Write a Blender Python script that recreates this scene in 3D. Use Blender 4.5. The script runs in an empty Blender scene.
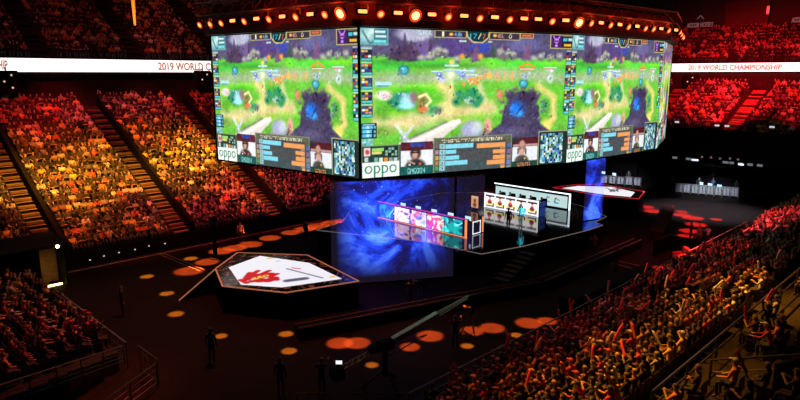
import bpy, bmesh, math, random
import numpy as np
from mathutils import Vector, Matrix
R = random.Random(7)
NR = np.random.RandomState(7)
SC = bpy.context.scene
COL = SC.collection
PI = math.pi

# ------------------------------------------------------------------ camera
H, F, PITCH = 13.5, 620.0, math.atan(126 / 620.0)
cam_d = bpy.data.cameras.new('camera'); cam = bpy.data.objects.new('camera', cam_d); COL.objects.link(cam)
cam.location = (0, 0, H); cam.rotation_euler = (PI / 2 - PITCH, 0, -PI / 4)
cam_d.sensor_width = 36; cam_d.lens = 36 * F / 800; cam_d.clip_end = 400
SC.camera = cam
S2 = 2 ** -.5
def ray(px, py):
    u, v = px - 400, py - 200
    c, s = math.cos(PITCH), math.sin(PITCH)
    X, Y, Z = u, -v * s + F * c, -v * c - F * s
    return Vector(((X + Y) * S2, (Y - X) * S2, Z))
def at(px, py, z=0.0):
    d = ray(px, py); t = (z - H) / d.z
    return Vector((d.x * t, d.y * t, z))
def at_a(px, py, a):
    d = ray(px, py); t = a / d.x
    return Vector((a, d.y * t, H + d.z * t))
def at_b(px, py, b):
    d = ray(px, py); t = b / d.y
    return Vector((d.x * t, b, H + d.z * t))
def project(p):
    x, y, z = p[0], p[1], p[2] - H
    X, Y = (x - y) * S2, (x + y) * S2
    c, s = math.cos(PITCH), math.sin(PITCH)
    zc = Y * c - z * s; up = Y * s + z * c
    if zc < .1: return None
    return 400 + F * X / zc, 200 - F * up / zc, zc

ONES = 'zeroth first second third fourth fifth sixth seventh eighth ninth tenth eleventh twelfth thirteenth fourteenth fifteenth sixteenth seventeenth eighteenth nineteenth'.split()
TENS = ['', '', 'twenty', 'thirty', 'forty', 'fifty', 'sixty', 'seventy', 'eighty', 'ninety']
TENTH = ['', '', 'twentieth', 'thirtieth', 'fortieth', 'fiftieth', 'sixtieth', 'seventieth', 'eightieth', 'ninetieth']
def ordinal(n):
    if n < 20: return ONES[n]
    if n < 100: return TENTH[n // 10] if n % 10 == 0 else TENS[n // 10] + '-' + ONES[n % 10]
    return 'hundred-and-' + ordinal(n - 100) if n > 100 else 'hundredth'

# ------------------------------------------------------------------ materials
MATS = {}
def mat(name, col, rough=.6, metal=0., emit=None, strength=0., vary=.25, scale=6., spec=.5):
    if name in MATS: return MATS[name]
    m = bpy.data.materials.new(name); m.use_nodes = True
    nt = m.node_tree; b = nt.nodes['Principled BSDF']
    b.inputs['Roughness'].default_value = rough; b.inputs['Metallic'].default_value = metal
    b.inputs['Specular IOR Level'].default_value = spec
    tc = nt.nodes.new('ShaderNodeTexCoord'); nz = nt.nodes.new('ShaderNodeTexNoise')
    nz.inputs['Scale'].default_value = scale; nz.inputs['Detail'].default_value = 3
    nt.links.new(tc.outputs['Object'], nz.inputs['Vector'])
    rp = nt.nodes.new('ShaderNodeValToRGB')
    rp.color_ramp.elements[0].position = .3; rp.color_ramp.elements[1].position = .7
    rp.color_ramp.elements[0].color = (*[c * (1 - vary) for c in col], 1)
    rp.color_ramp.elements[1].color = (*[min(1, c * (1 + vary)) for c in col], 1)
    nt.links.new(nz.outputs['Fac'], rp.inputs['Fac']); nt.links.new(rp.outputs['Color'], b.inputs['Base Color'])
    if emit:
        b.inputs['Emission Color'].default_value = (*emit, 1); b.inputs['Emission Strength'].default_value = strength
    MATS[name] = m
    return m
def attr_mat(name, emit_strength=0., rough=.7):
    if name in MATS: return MATS[name]
    m = bpy.data.materials.new(name); m.use_nodes = True
    nt = m.node_tree; b = nt.nodes['Principled BSDF']
    a = nt.nodes.new('ShaderNodeAttribute'); a.attribute_name = 'Col'
    if emit_strength:
        b.inputs['Base Color'].default_value = (.01, .01, .01, 1); b.inputs['Roughness'].default_value = .4
        nt.links.new(a.outputs['Color'], b.inputs['Emission Color']); b.inputs['Emission Strength'].default_value = emit_strength
    else:
        nt.links.new(a.outputs['Color'], b.inputs['Base Color']); b.inputs['Roughness'].default_value = rough
    MATS[name] = m
    return m
def object_color_mat(name, rough=.8):
    m = bpy.data.materials.new(name); m.use_nodes = True
    nt = m.node_tree; b = nt.nodes['Principled BSDF']; b.inputs['Roughness'].default_value = rough
    oi = nt.nodes.new('ShaderNodeObjectInfo'); nz = nt.nodes.new('ShaderNodeTexNoise'); nz.inputs['Scale'].default_value = 14
    mx = nt.nodes.new('ShaderNodeMixRGB'); mx.blend_type = 'MULTIPLY'; mx.inputs['Fac'].default_value = .25
    nt.links.new(oi.outputs['Color'], mx.inputs['Color1']); nt.links.new(nz.outputs['Color'], mx.inputs['Color2'])
    nt.links.new(mx.outputs['Color'], b.inputs['Base Color'])
    return m
def random_mat(name, stops, rough=.7):
    m = bpy.data.materials.new(name); m.use_nodes = True
    nt = m.node_tree; b = nt.nodes['Principled BSDF']; b.inputs['Roughness'].default_value = rough
    oi = nt.nodes.new('ShaderNodeObjectInfo'); rp = nt.nodes.new('ShaderNodeValToRGB'); rp.color_ramp.interpolation = 'CONSTANT'
    el = rp.color_ramp.elements
    while len(el) < len(stops): el.new(.5)
    for i, c in enumerate(stops): el[i].position = i / len(stops); el[i].color = (*c, 1)
    nt.links.new(oi.outputs['Random'], rp.inputs['Fac']); nt.links.new(rp.outputs['Color'], b.inputs['Base Color'])
    return m
BLACK = mat('black_paint', (.007, .0065, .007), .8, spec=.05)
DARK = mat('dark_grey_paint', (.03, .03, .033), .6)
METAL = mat('brushed_metal', (.45, .44, .43), .35, .9)
DMETAL = mat('dark_metal', (.06, .06, .065), .4, .7)
CONC = mat('dark_concrete', (.022, .018, .017), .9, scale=2, spec=.15)
STEP = mat('stair_concrete', (.13, .085, .055), .85, scale=2, spec=.2)
CLOTH = mat('black_cloth', (.014, .013, .014), .95)
WHITE_EMIT = mat('white_light', (.8, .8, .8), emit=(1, .98, .95), strength=1.6)

# ------------------------------------------------------------------ mesh helper
class MB:
    def __init__(s): s.v = []; s.f = []; s.m = []
    def add(s, vs, fs, mi=0):
        n = len(s.v); s.v += [tuple(p) for p in vs]; s.f += [tuple(i + n for i in f) for f in fs]; s.m += [mi] * len(fs); return s
    def box(s, c, d, rz=0., mi=0, rx=0.):
        M = Matrix.Rotation(rz, 3, 'Z') @ Matrix.Rotation(rx, 3, 'X')
        vs = [Vector(c) + M @ Vector((x * d[0] / 2, y * d[1] / 2, z * d[2] / 2)) for x in (-1, 1) for y in (-1, 1) for z in (-1, 1)]
        return s.add(vs, [(0, 1, 3, 2), (4, 6, 7, 5), (0, 4, 5, 1), (2, 3, 7, 6), (0, 2, 6, 4), (1, 5, 7, 3)], mi)
    def bevel_box(s, c, d, r=.02, rz=0., mi=0):
        bm = bmesh.new(); bmesh.ops.create_cube(bm, size=1)
        for v in bm.verts: v.co = Vector((v.co.x * d[0], v.co.y * d[1], v.co.z * d[2]))
        bmesh.ops.bevel(bm, geom=bm.edges[:], offset=r, segments=2, affect='EDGES')
        M = Matrix.Rotation(rz, 3, 'Z'); bm.verts.index_update()
        s.add([Vector(c) + M @ v.co for v in bm.verts], [[v.index for v in f.verts] for f in bm.faces], mi); bm.free(); return s
    def bar(s, p, q, w, h, mi=0):          # beam from p to q, width w, height h
        p, q = Vector(p), Vector(q); d = (q - p)
        side = Vector((-d.y, d.x, 0)); side = side.normalized() if side.length > 1e-6 else Vector((1, 0, 0))
        up = d.normalized().cross(side); up = -up if up.z < 0 else up
        vs = [e + side * a * w / 2 + up * b * h / 2 for e in (p, q) for a in (-1, 1) for b in (-1, 1)]
        return s.add(vs, [(0, 1, 3, 2), (4, 6, 7, 5), (0, 4, 5, 1), (2, 3, 7, 6), (0, 2, 6, 4), (1, 5, 7, 3)], mi)
    def tube(s, p, q, r, n=8, mi=0, r2=None):
        p, q = Vector(p), Vector(q); r2 = r if r2 is None else r2
        d = (q - p).normalized(); a = d.orthogonal().normalized(); b = d.cross(a)
        vs = []
        for e, rr in ((p, r), (q, r2)):
            vs += [e + a * math.cos(2 * PI * k / n) * rr + b * math.sin(2 * PI * k / n) * rr for k in range(n)]
        fs = [(k, (k + 1) % n, n + (k + 1) % n, n + k) for k in range(n)] + [tuple(range(n - 1, -1, -1)), tuple(range(n, 2 * n))]
        return s.add(vs, fs, mi)
    def path(s, pts, r, n=6, mi=0):
        for p, q in zip(pts, pts[1:]): s.tube(p, q, r, n, mi)
        return s
    def lathe(s, c, prof, n=16, mi=0, M=None):   # profile of (radius, z)
        vs = []; c = Vector(c)
        for r, z in prof:
            for k in range(n):
                p = Vector((r * math.cos(2 * PI * k / n), r * math.sin(2 * PI * k / n), z))
                vs.append(c + (M @ p if M else p))
        fs = [(i * n + k, i * n + (k + 1) % n, (i + 1) * n + (k + 1) % n, (i + 1) * n + k) for i in range(len(prof) - 1) for k in range(n)]
        fs += [tuple(range(n - 1, -1, -1)), tuple(range((len(prof) - 1) * n, len(prof) * n))]
        return s.add(vs, fs, mi)
    def ball(s, c, r, mi=0, n=10, m=6):
        r = (r, r, r) if not hasattr(r, '__len__') else r
        pr = [(math.sin(PI * i / m) if 0 < i < m else .02, -math.cos(PI * i / m)) for i in range(m + 1)]
        return s.lathe(c, pr, n, mi, Matrix.Diagonal(r))
    def prism(s, poly, z0, z1, mi=0, top=None, mtop=None):   # top: other outline for the upper face
        n = len(poly); top = top or poly
        vs = [(p[0], p[1], z0) for p in poly] + [(p[0], p[1], z1) for p in top]
        s.add(vs, [(k, (k + 1) % n, n + (k + 1) % n, n + k) for k in range(n)] + [tuple(range(n - 1, -1, -1))], mi)
        return s.add([(p[0], p[1], z1) for p in top], [tuple(range(n))], mi if mtop is None else mtop)
    def build(s, name, mats, parent=None, smooth=False, local=False):
        me = bpy.data.meshes.new(name)
        off = Vector(parent.location) if parent is not None and not local else Vector((0, 0, 0))
        if parent is not None and parent.parent is not None and not local: off += Vector(parent.parent.location)
        me.from_pydata([tuple(Vector(p) - off) for p in s.v], [], s.f)
        for m in (mats if isinstance(mats, (list, tuple)) else [mats]): me.materials.append(m)
        me.polygons.foreach_set('material_index', s.m)
        if smooth: me.polygons.foreach_set('use_smooth', [True] * len(s.f))
        bm = bmesh.new(); bm.from_mesh(me); bmesh.ops.recalc_face_normals(bm, faces=bm.faces); bm.to_mesh(me); bm.free()
        o = bpy.data.objects.new(name, me); COL.objects.link(o)
        if parent is not None: o.parent = parent
        return o
def tag(o, label, cat, group=None, kind=None):
    o['label'] = label; o['category'] = cat
    if group: o['group'] = group
    if kind: o['kind'] = kind
    return o
def thing(name, loc, label, cat, group=None, rz=0.):
    o = bpy.data.objects.new(name, None); COL.objects.link(o); o.location = loc; o.rotation_euler = (0, 0, rz)
    o.empty_display_size = .2
    return tag(o, label, cat, group)
def struct(o, label=None, cat=None):
    o['kind'] = 'structure'
    if label: o['label'] = label
    if cat: o['category'] = cat
    return o
def copy_tree(o, label, loc, rz=0., name=None):
    r = o.copy(); COL.objects.link(r); r.location = loc; r.rotation_euler = (0, 0, rz); r['label'] = label
    for ch in [c for c in o.children]:
        c = ch.copy(); COL.objects.link(c); c.parent = r
        for g in ch.children:
            d = g.copy(); COL.objects.link(d); d.parent = c
    return r
def spot(name, loc, tgt, power, col, deg, blend=.3, radius=.15):
    l = bpy.data.lights.new(name, 'SPOT'); l.energy = power; l.color = col; l.spot_size = math.radians(deg); l.spot_blend = blend; l.shadow_soft_size = radius
    o = bpy.data.objects.new(name, l); COL.objects.link(o); o.location = loc
    o.rotation_euler = (Vector(tgt) - Vector(loc)).to_track_quat('-Z', 'Y').to_euler()
    return o
def point(name, loc, power, col, radius=.2):
    l = bpy.data.lights.new(name, 'POINT'); l.energy = power; l.color = col; l.shadow_soft_size = radius
    o = bpy.data.objects.new(name, l); COL.objects.link(o); o.location = loc; return o

# ------------------------------------------------------------------ text and picture canvases for displays
def text_tris(body, bold=0.):
    c = bpy.data.curves.new('lettering_tmp', 'FONT'); c.body = body; c.size = 1; c.resolution_u = 4; c.offset = bold
    o = bpy.data.objects.new('lettering_tmp', c); COL.objects.link(o)
    bpy.context.view_layer.update()
    me = o.evaluated_get(bpy.context.evaluated_depsgraph_get()).to_mesh(); me.calc_loop_triangles()
    vs = [tuple(v.co[:2]) for v in me.vertices]; ts = [tuple(t.vertices) for t in me.loop_triangles]
    o.to_mesh_clear(); bpy.data.objects.remove(o); bpy.data.curves.remove(c)
    xs = [v[0] for v in vs]; ys = [v[1] for v in vs]
    x0, x1, y0, y1 = min(xs), max(xs), min(ys), max(ys)
    return [((x - x0) / (x1 - x0), (y - y0) / (y1 - y0)) for x, y in vs], ts
def srgb(c):
    c = np.asarray(c, dtype=float)
    return np.where(c <= .04045, c / 12.92, ((c + .055) / 1.055) ** 2.4)
class Canvas:
    """A picture shown by a display, painted in the display's own coordinates (pixels of a W x Hh panel, y down)."""
    def __init__(s, W, Hh, ax0=0, ax1=1, ay0=0, ay1=1, bg=(0, 0, 0)):
        s.W, s.H = W, Hh; s.a = np.zeros((Hh, W, 3)) + np.array(bg)
        s.X, s.Y = np.meshgrid(ax0 + (np.arange(W) + .5) / W * (ax1 - ax0), ay0 + (np.arange(Hh) + .5) / Hh * (ay1 - ay0))
        s.px = (ax1 - ax0) / W
    def mix(s, k, col):
        s.a += np.clip(k, 0, 1)[..., None] * (np.array(col) - s.a)
    def rect(s, x0, y0, x1, y1, col, k=1.):
        e = s.px * .6
        s.mix(np.clip((s.X - x0) / e + .5, 0, 1) * np.clip((x1 - s.X) / e + .5, 0, 1) * np.clip((s.Y - y0) / e + .5, 0, 1) * np.clip((y1 - s.Y) / e + .5, 0, 1) * k, col)
    def frame(s, x0, y0, x1, y1, col, w=.7, fill=None):
        s.rect(x0, y0, x1, y1, col)
        s.rect(x0 + w, y0 + w, x1 - w, y1 - w, fill if fill else (0, 0, 0))
    def ell(s, x, y, rx, ry, col, soft=.25, k=1.):
        d = np.sqrt(((s.X - x) / rx) ** 2 + ((s.Y - y) / ry) ** 2)
        s.mix(np.clip((1 - d) / soft, 0, 1) * k, col)
    def line(s, p, q, w, col, soft=.5):
        px, py = p; dx, dy = q[0] - px, q[1] - py; L = dx * dx + dy * dy + 1e-9
        t = np.clip(((s.X - px) * dx + (s.Y - py) * dy) / L, 0, 1)
        d = np.hypot(s.X - px - t * dx, s.Y - py - t * dy)
        s.mix(np.clip((w - d) / (w * soft), 0, 1), col)
    def curve(s, pts, w, col, soft=.5):
        for p, q in zip(pts, pts[1:]): s.line(p, q, w, col, soft)
    def poly(s, pts, col, k=1.):
        inside = np.zeros(s.X.shape, bool); n = len(pts)
        for i in range(n):
            (x1, y1), (x2, y2) = pts[i], pts[(i + 1) % n]
            if y1 == y2: continue
            c = ((s.Y < y1) != (s.Y < y2)) & (s.X < (x2 - x1) * (s.Y - y1) / (y2 - y1) + x1); inside ^= c
        s.mix(inside * k, col)
    def text(s, body, x0, y0, x1, y1, col):
        vs, ts = text_tris(body)
        P = [(x0 + u * (x1 - x0), y1 - v * (y1 - y0)) for u, v in vs]
        m = np.zeros(s.X.shape, bool)
        for i, j, k in ts:
            (ax, ay), (bx, by), (cx, cy) = P[i], P[j], P[k]
            D = (by - cy) * (ax - cx) + (cx - bx) * (ay - cy)
            if abs(D) < 1e-12: continue
            l1 = ((by - cy) * (s.X - cx) + (cx - bx) * (s.Y - cy)) / D
            l2 = ((cy - ay) * (s.X - cx) + (ax - cx) * (s.Y - cy)) / D
            m |= (l1 >= -.01) & (l2 >= -.01) & (l1 + l2 <= 1.01)
        s.mix(m * 1., col)
    def noise(s, cell, amp, seed=1, x0=-1e9, y0=-1e9, x1=1e9, y1=1e9):
        r = np.random.RandomState(seed)
        gx = (s.X - s.X.min()) / cell; gy = (s.Y - s.Y.min()) / cell
        g = r.rand(int(gy.max()) + 3, int(gx.max()) + 3, 3) - .5
        g = g * .5 + g.mean(2, keepdims=True) * 1.2
        i, j = gy.astype(int), gx.astype(int); fy, fx = (gy - i)[..., None], (gx - j)[..., None]
        v = g[i, j] * (1 - fx) * (1 - fy) + g[i, j + 1] * fx * (1 - fy) + g[i + 1, j] * (1 - fx) * fy + g[i + 1, j + 1] * fx * fy
        msk = ((s.X > x0) & (s.X < x1) & (s.Y > y0) & (s.Y < y1))[..., None]
        s.a = np.clip(s.a + v * amp * msk, 0, 1)
    def speckle(s, x0, y0, x1, y1, cell, cols, seed=2):
        r = np.random.RandomState(seed)
        i = ((s.Y - y0) / cell).astype(int); j = ((s.X - x0) / cell).astype(int)
        g = r.randint(0, len(cols), (int((y1 - y0) / cell) + 2, int((x1 - x0) / cell) + 2))
        m = (s.X > x0) & (s.X < x1) & (s.Y > y0) & (s.Y < y1)
        s.a[m] = np.array(cols)[g[np.clip(i[m], 0, g.shape[0] - 1), np.clip(j[m], 0, g.shape[1] - 1)]]
def display(name, corners, cv, m, parent=None, local=False):
    """a panel mesh (bottom-left, bottom-right, top-right, top-left) whose grid of pixels shows the canvas"""
    W, Hh = cv.W, cv.H
    bl, br, tr, tl = [np.array(c) for c in corners]
    off = np.array(parent.location) if parent is not None and not local else 0.
    if parent is not None and parent.parent is not None and not local: off = off + np.array(parent.parent.location)
    u, v = np.meshgrid(np.linspace(0, 1, W), np.linspace(1, 0, Hh))
    u, v = u[..., None], v[..., None]
    P = (bl * (1 - u) * (1 - v) + br * u * (1 - v) + tr * u * v + tl * (1 - u) * v - off).reshape(-1, 3)
    i = np.arange(Hh - 1)[:, None] * W + np.arange(W - 1)[None]
    fs = np.stack([i + W, i + W + 1, i + 1, i], -1).reshape(-1, 4)
    me = bpy.data.meshes.new(name); me.from_pydata(P, [], fs)
    ca = me.color_attributes.new('Col', 'FLOAT_COLOR', 'POINT')
    c4 = np.ones((W * Hh, 4)); c4[:, :3] = srgb(np.clip(cv.a, 0, 1)).reshape(-1, 3)
    ca.data.foreach_set('color', c4.ravel().astype(np.float32))
    me.materials.append(m)
    o = bpy.data.objects.new(name, me); COL.objects.link(o)
    if parent is not None: o.parent = parent
    return o
def lettering(name, body, p0, p1, zb, zt, m, parent, depth=.02, out=(0, 0)):
    """raised letters between two plan points, baseline zb, tops zt"""
    vs, ts = text_tris(body, .04); p0, p1 = Vector(p0), Vector(p1); b = MB()
    for d in (0, depth):
        b.add([(p0.x + (p1.x - p0.x) * u + out[0] * d, p0.y + (p1.y - p0.y) * u + out[1] * d, zb + (zt - zb) * v) for u, v in vs], ts)
    return b.build(name, m, parent)

# ------------------------------------------------------------------ the setting
def terrace(name, rows, depth, rise, z0, b0, lo, hi, axis, sign, label, back=1.2):
    """stepped stand; rows run along the other axis from lo to hi; axis 'b' rises with sign*b from b0, 'a' likewise"""
    m = MB(); prof = [(0, 0)]
    z = z0
    prof = [(0., -.02), (0., z0)]
    for r in range(rows):
        prof.append(((r + 1) * depth, z0 + r * rise))
        if r < rows - 1: prof.append(((r + 1) * depth, z0 + (r + 1) * rise))
    prof.append((rows * depth + back, z0 + (rows - 1) * rise)); prof.append((rows * depth + back, -.02))
    n = len(prof); vs = []
    for e in (lo, hi):
        for d, zz in prof:
            vs.append((e, b0 + sign * d, zz) if axis == 'b' else (b0 + sign * d, e, zz))
    fs = [(k, (k + 1) % n, n + (k + 1) % n, n + k) for k in range(n)] + [tuple(range(n)), tuple(range(n, 2 * n))]
    m.add(vs, fs)
    return struct(m.build(name, CONC), label, 'terrace')
def stairs(name, rows, depth, rise, z0, b0, c, w, axis, sign, m=STEP):
    """flight of steps up an aisle, two steps to each row"""
    b = MB()
    for r in range(rows):
        for h in (0, 1):
            d0 = (r - .5 * (1 - h)) * depth + .0; z1 = z0 + r * rise - (rise / 2 if h == 0 else 0) + .015
            if r == 0 and h == 0: continue
            dd = depth / 2; mid = b0 + sign * (d0 + dd / 2)
            if axis == 'b': b.box((c, mid, z1 - .08), (w, dd, .16))
            else: b.box((mid, c, z1 - .08), (dd, w, .16))
    return struct(b.build(name, m), 'worn stair flight rising through the stand', 'stairs')
def side_wall(name, p, q, h=.9, w=.14):  # black upright panel sloping up beside the steps of an aisle
    b = MB(); b.bar(Vector(p) + Vector((0, 0, h / 2)), Vector(q) + Vector((0, 0, h / 2)), w, h)
    return struct(b.build(name, BLACK), 'black sloping upright panel along an aisle', 'wall')

FLOORM = mat('arena_floor', (.013, .0085, .0075), .8, scale=1.2, spec=.06, vary=.2)
b = MB(); b.box((50, 30, -.06), (190, 150, .12)); struct(b.build('floor', FLOORM), 'dark arena floor', 'floor')
b = MB(); b.box((50, 30, 36), (190, 150, .3)); struct(b.build('ceiling', BLACK), 'black arena ceiling', 'ceiling')

# far-side (long) lower stand, b from 46 outwards
LB = dict(rows=22, depth=.86, rise=.37, z0=1.4, b0=46.)
terrace('terrace_slab_long', 22, .86, .45, .9, 46., -12, 86, 'b', 1, 'long lower stand opposite')
AIS = [3.2, 12.3, 21.8, 30.6, 39.6, 48.8]
for i, a in enumerate(AIS):
    stairs('stair_flight', 22, .86, .45, .9, 46., a, 1.15, 'b', 1)
    side_wall('aisle_panel', (a + .78, 46.4, .9), (a + .78, 64.5, 10.3), 1.0, .34)
b = MB(); b.box((37, 45.93, .6), (98, .12, 1.2)); struct(b.build('wall_long_front', BLACK), 'black front wall of the long stand', 'wall')
b = MB(); b.box((37, 45.3, .02), (98, .06, .03)); struct(b.build('trim_1', mat('pale_floor_trim', (.4, .38, .36), .5)), 'pale floor trim along the long stand', 'trim')
b = MB(); b.box((37, 66.4, 12.1), (98, .2, 3.0)); struct(b.build('wall_long_back', mat('brown_wall', (.05, .03, .026), .8)), 'brown back wall behind the long stand', 'wall')
for k in range(9):
    b = MB(); b.box((2 + k * 9.3, 66.1, 12.1), (2.6, .5, 2.9)); struct(b.build('wall_pier', BLACK), 'dark pier of the concourse', 'wall')
b = MB(); b.box((37, 66.3, 13.35), (98, 2.6, .3)); struct(b.build('wall_long_soffit', BLACK), 'black soffit under the upper stand', 'wall')
# upper long stand
UPZ, UPB = 15.0, 65.6
b = MB()
terrace('terrace_slab_upper', 20, .8, .52, UPZ, UPB, -12, 90, 'b', 1, 'upper stand above the long ribbon board')
for a in (7.5, 18.5, 27.5, 37):
    stairs('stair_flight', 20, .8, .52, UPZ, UPB, a, 1.3, 'b', 1, CONC)
# far end stand, a from 76 outwards: black front wall, red lower rows
EA0, EZ0 = 76.5, 6.3
terrace('terrace_slab_end', 13, .95, .43, EZ0, EA0, -5, 66, 'a', 1, 'lower stand at the far end', back=1.6)
for c in (16.2, 24.0, 33.9, 42.5):
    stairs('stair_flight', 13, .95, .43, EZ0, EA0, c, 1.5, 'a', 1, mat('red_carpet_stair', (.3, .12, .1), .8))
b = MB(); b.box((EA0 - .1, 30, 3.6), (.2, 72, 7.2)); struct(b.build('wall_end_front', BLACK), 'black front wall of the far end stand', 'wall')
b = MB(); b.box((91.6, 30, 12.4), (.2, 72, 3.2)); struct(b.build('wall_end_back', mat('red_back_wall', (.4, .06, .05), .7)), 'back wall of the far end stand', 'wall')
for c in (19.6, 23.4, 26.8, 30.2, 37, 44):
    b = MB(); b.box((91.2, c, 12.2), (.5, .8, 3.2)); struct(b.build('wall_pier', BLACK), 'dark pier of the concourse', 'wall')
terrace('terrace_slab_end_upper', 10, .85, .5, 15.0, 90.6, -5, 68, 'a', 1, 'upper stand at the far end')
b = MB(); b.box((100.3, 30, 25.5), (.4, 72, 13)); struct(b.build('wall_end_upper', mat('black_fascia', (.02, .018, .02), .7)), 'black fascia wall above the far end', 'wall')
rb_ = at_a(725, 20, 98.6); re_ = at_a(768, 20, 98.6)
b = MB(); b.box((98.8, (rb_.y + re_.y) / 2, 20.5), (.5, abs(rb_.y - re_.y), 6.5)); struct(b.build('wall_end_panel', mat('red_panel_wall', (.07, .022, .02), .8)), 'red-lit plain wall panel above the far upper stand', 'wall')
# near-right stand, b from 15 down towards the camera; near end stand, a from 10 down
NB = dict(rows=17, depth=.85, rise=.255, z0=.9)
terrace('terrace_slab_near', 17, .85, .255, .9, 15., 14.2, 80, 'b', -1, 'near stand under amber light')
b = MB()
for r in range(13): b.box((9.6 - (r + .5) * .85, (28.0 - .6 * r * .85 + 41) / 2, (.9 + .15 * r) / 2), (.86, 41 - 28.0 + .6 * r * .85, .9 + .15 * r))
struct(b.build('terrace_slab_corner', CONC), 'dim corner stand beside the doorway', 'terrace')

# ------------------------------------------------------------------ hanging screen
EM = attr_mat('display_light', 1.12)
T1, T2 = 152.2, 128.4
def PX(x, y):                       # where a spot of the long face lies on the display, in a 160 x 90 frame
    s = (x - 360) / 207.
    top, bot = 26.3 + s * 8.2, 178.5 - s * 15.5
    u = s * T2 / (s * T2 + (1 - s) * T1)
    return 160 * u, 90 * (y - top) / (bot - top)
def game_canvas(W, Hh):
    c = Canvas(W, Hh, 0, 160, 0, 90, (.38, .68, .22))
    def E_(x, y, rx, ry, col, soft=.4, k=1.): u, v = PX(x, y); c.ell(u, v, rx * .77, ry * .64, col, soft, k)
    def Q(x0, y0, x1, y1, col, k=1.): a, b_ = PX(x0, y0); d, e = PX(x1, y1); c.rect(a, b_, d, e, col, k)
    def L(pts, w, col, soft=.5): c.curve([PX(*p) for p in pts], w * .7, col, soft)
    def Fr(x0, y0, x1, y1, col, w, fill): a, b_ = PX(x0, y0); d, e = PX(x1, y1); c.frame(a, b_, d, e, col, w, fill)
    def T(s, x0, y0, x1, y1, col): a, b_ = PX(x0, y0); d, e = PX(x1, y1); c.text(s, a, b_, d, e, col)
    # far cliffs and sky
    Q(360, 20, 570, 58, (.29, .26, .38))
    E_(414, 33, 20, 9, (.62, .62, .70)); E_(452, 45, 18, 12, (.31, .24, .46)); E_(478, 46, 14, 7, (.24, .27, .62)); E_(520, 44, 22, 9, (.36, .34, .52))
    E_(545, 48, 12, 6, (.30, .30, .44)); E_(424, 50, 14, 12, (.40, .32, .54))
    for x, y0, w in ((398, 40, 5), (404, 31, 6), (410, 38, 7), (416, 44, 6), (429, 36, 4), (392, 46, 6)):
        c.poly([PX(x - w, 60), PX(x, y0), PX(x + w, 60)], (.27, .20, .30))
    for x in (498, 522, 524, 473): c.poly([PX(x - 5, 60), PX(x + 1, 41), PX(x + 5, 60)], (.42, .3, .42))
    c.noise(6, .07, 3, 0, 0, 160, 26)
    for x, y in ((433, 51), (437, 48), (443, 50), (428, 55), (497, 50), (505, 52), (510, 53), (537, 55), (546, 56), (555, 55), (420, 56), (455, 57), (530, 57)):
        E_(x, y, 5, 4, (.62, .62, .58), .7); E_(x, y + 4, 5, 3, (.38, .40, .40), .7)
    # meadow
    Q(360, 60, 570, 118, (.38, .70, .20))
    E_(385, 63, 28, 6, (.25, .72, .22)); E_(430, 62, 24, 4, (.28, .74, .2)); E_(525, 64, 36, 6, (.3, .78, .22)); E_(550, 72, 20, 8, (.35, .75, .3))
    for (x, y, rx, ry) in ((420, 84, 36, 8), (385, 112, 20, 6), (480, 112, 30, 6), (550, 62, 24, 3)): E_(x, y, rx, ry, (.44, .82, .12), .9)
    L([(368, 78), (400, 76), (440, 76), (480, 72), (535, 74), (567, 78)], 9, (.58, .66, .50), .9)
    L([(372, 90), (373, 118)], 4, (.72, .72, .42), .9)
    L([(440, 82), (452, 96), (440, 108)], 9, (.78, .74, .46), .9); L([(478, 84), (484, 102)], 5, (.74, .76, .52), .9)
    L([(378, 122), (410, 120), (450, 110), (490, 106)], 11, (.80, .74, .52), .9)
    L([(535, 84), (551, 96), (552, 116), (546, 128)], 6, (.80, .74, .42), .9); E_(545, 124, 8, 9, (.86, .78, .36), .8)
    E_(368, 105, 7, 22, (.28, .62, .24), .9); E_(562, 105, 8, 22, (.3, .7, .2), .9); E_(560, 130, 7, 12, (.35, .62, .2), .9)
    E_(466, 120, 26, 6, (.52, .75, .18), .9)
    c.noise(7, .09, 5, 0, 22, 160, 70); c.noise(2.2, .05, 6, 0, 22, 160, 70)
    for x, y, rx, ry in ((403, 102, 20, 10), (426, 108, 14, 8), (467, 98, 18, 10), (498, 96, 8, 12), (544, 106, 8, 14), (383, 112, 10, 10), (440, 64, 60, 4), (388, 60, 30, 4)): E_(x, y, rx, ry, (.17, .40, .17), 1., .55)
    E_(414, 88, 22, 4, (.16, .62, .12), .9, .6)
    # mound of rock with a pale pool, and shrubs
    E_(402, 98, 14, 10, (.18, .50, .42)); E_(407, 99, 9, 9, (.62, .80, .86), .6); E_(413, 95, 5, 9, (.52, .40, .42), .7); E_(405, 104, 10, 4, (.55, .85, .9), .7)
    E_(421, 98, 7, 10, (.50, .48, .24), .6); E_(422, 107, 7, 5, (.80, .42, .22), .7); E_(429, 108, 5, 6, (.30, .64, .40), .7); L([(418, 95), (425, 92), (430, 99), (425, 104)], 1.4, (.9, .85, .66))
    E_(437, 108, 7, 5, (.34, .42, .36), .8); E_(383, 93, 9, 6, (.94, .88, .88), .6); E_(384, 94, 4, 3, (.72, .38, .5), .8)
    for x, y in ((458, 92), (465, 96), (472, 92), (478, 97), (455, 100), (468, 90), (475, 102)): E_(x, y, 6, 6, (.16, .52, .34), .7)
    E_(468, 99, 7, 4, (.66, .78, .74), .8); E_(498, 93, 5, 7, (.84, .48, .36), .8); E_(490, 62, 10, 6, (.42, .84, .22), .8); E_(496, 60, 8, 5, (.32, .8, .2), .9)
    # dark pit with blue glow
    pit = (.25, .22, .33)
    c.poly([PX(503, 104), PX(537, 104), PX(539, 122), PX(552, 132), PX(566, 138), PX(568, 152), PX(478, 152), PX(484, 134), PX(500, 122)], pit)
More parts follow.
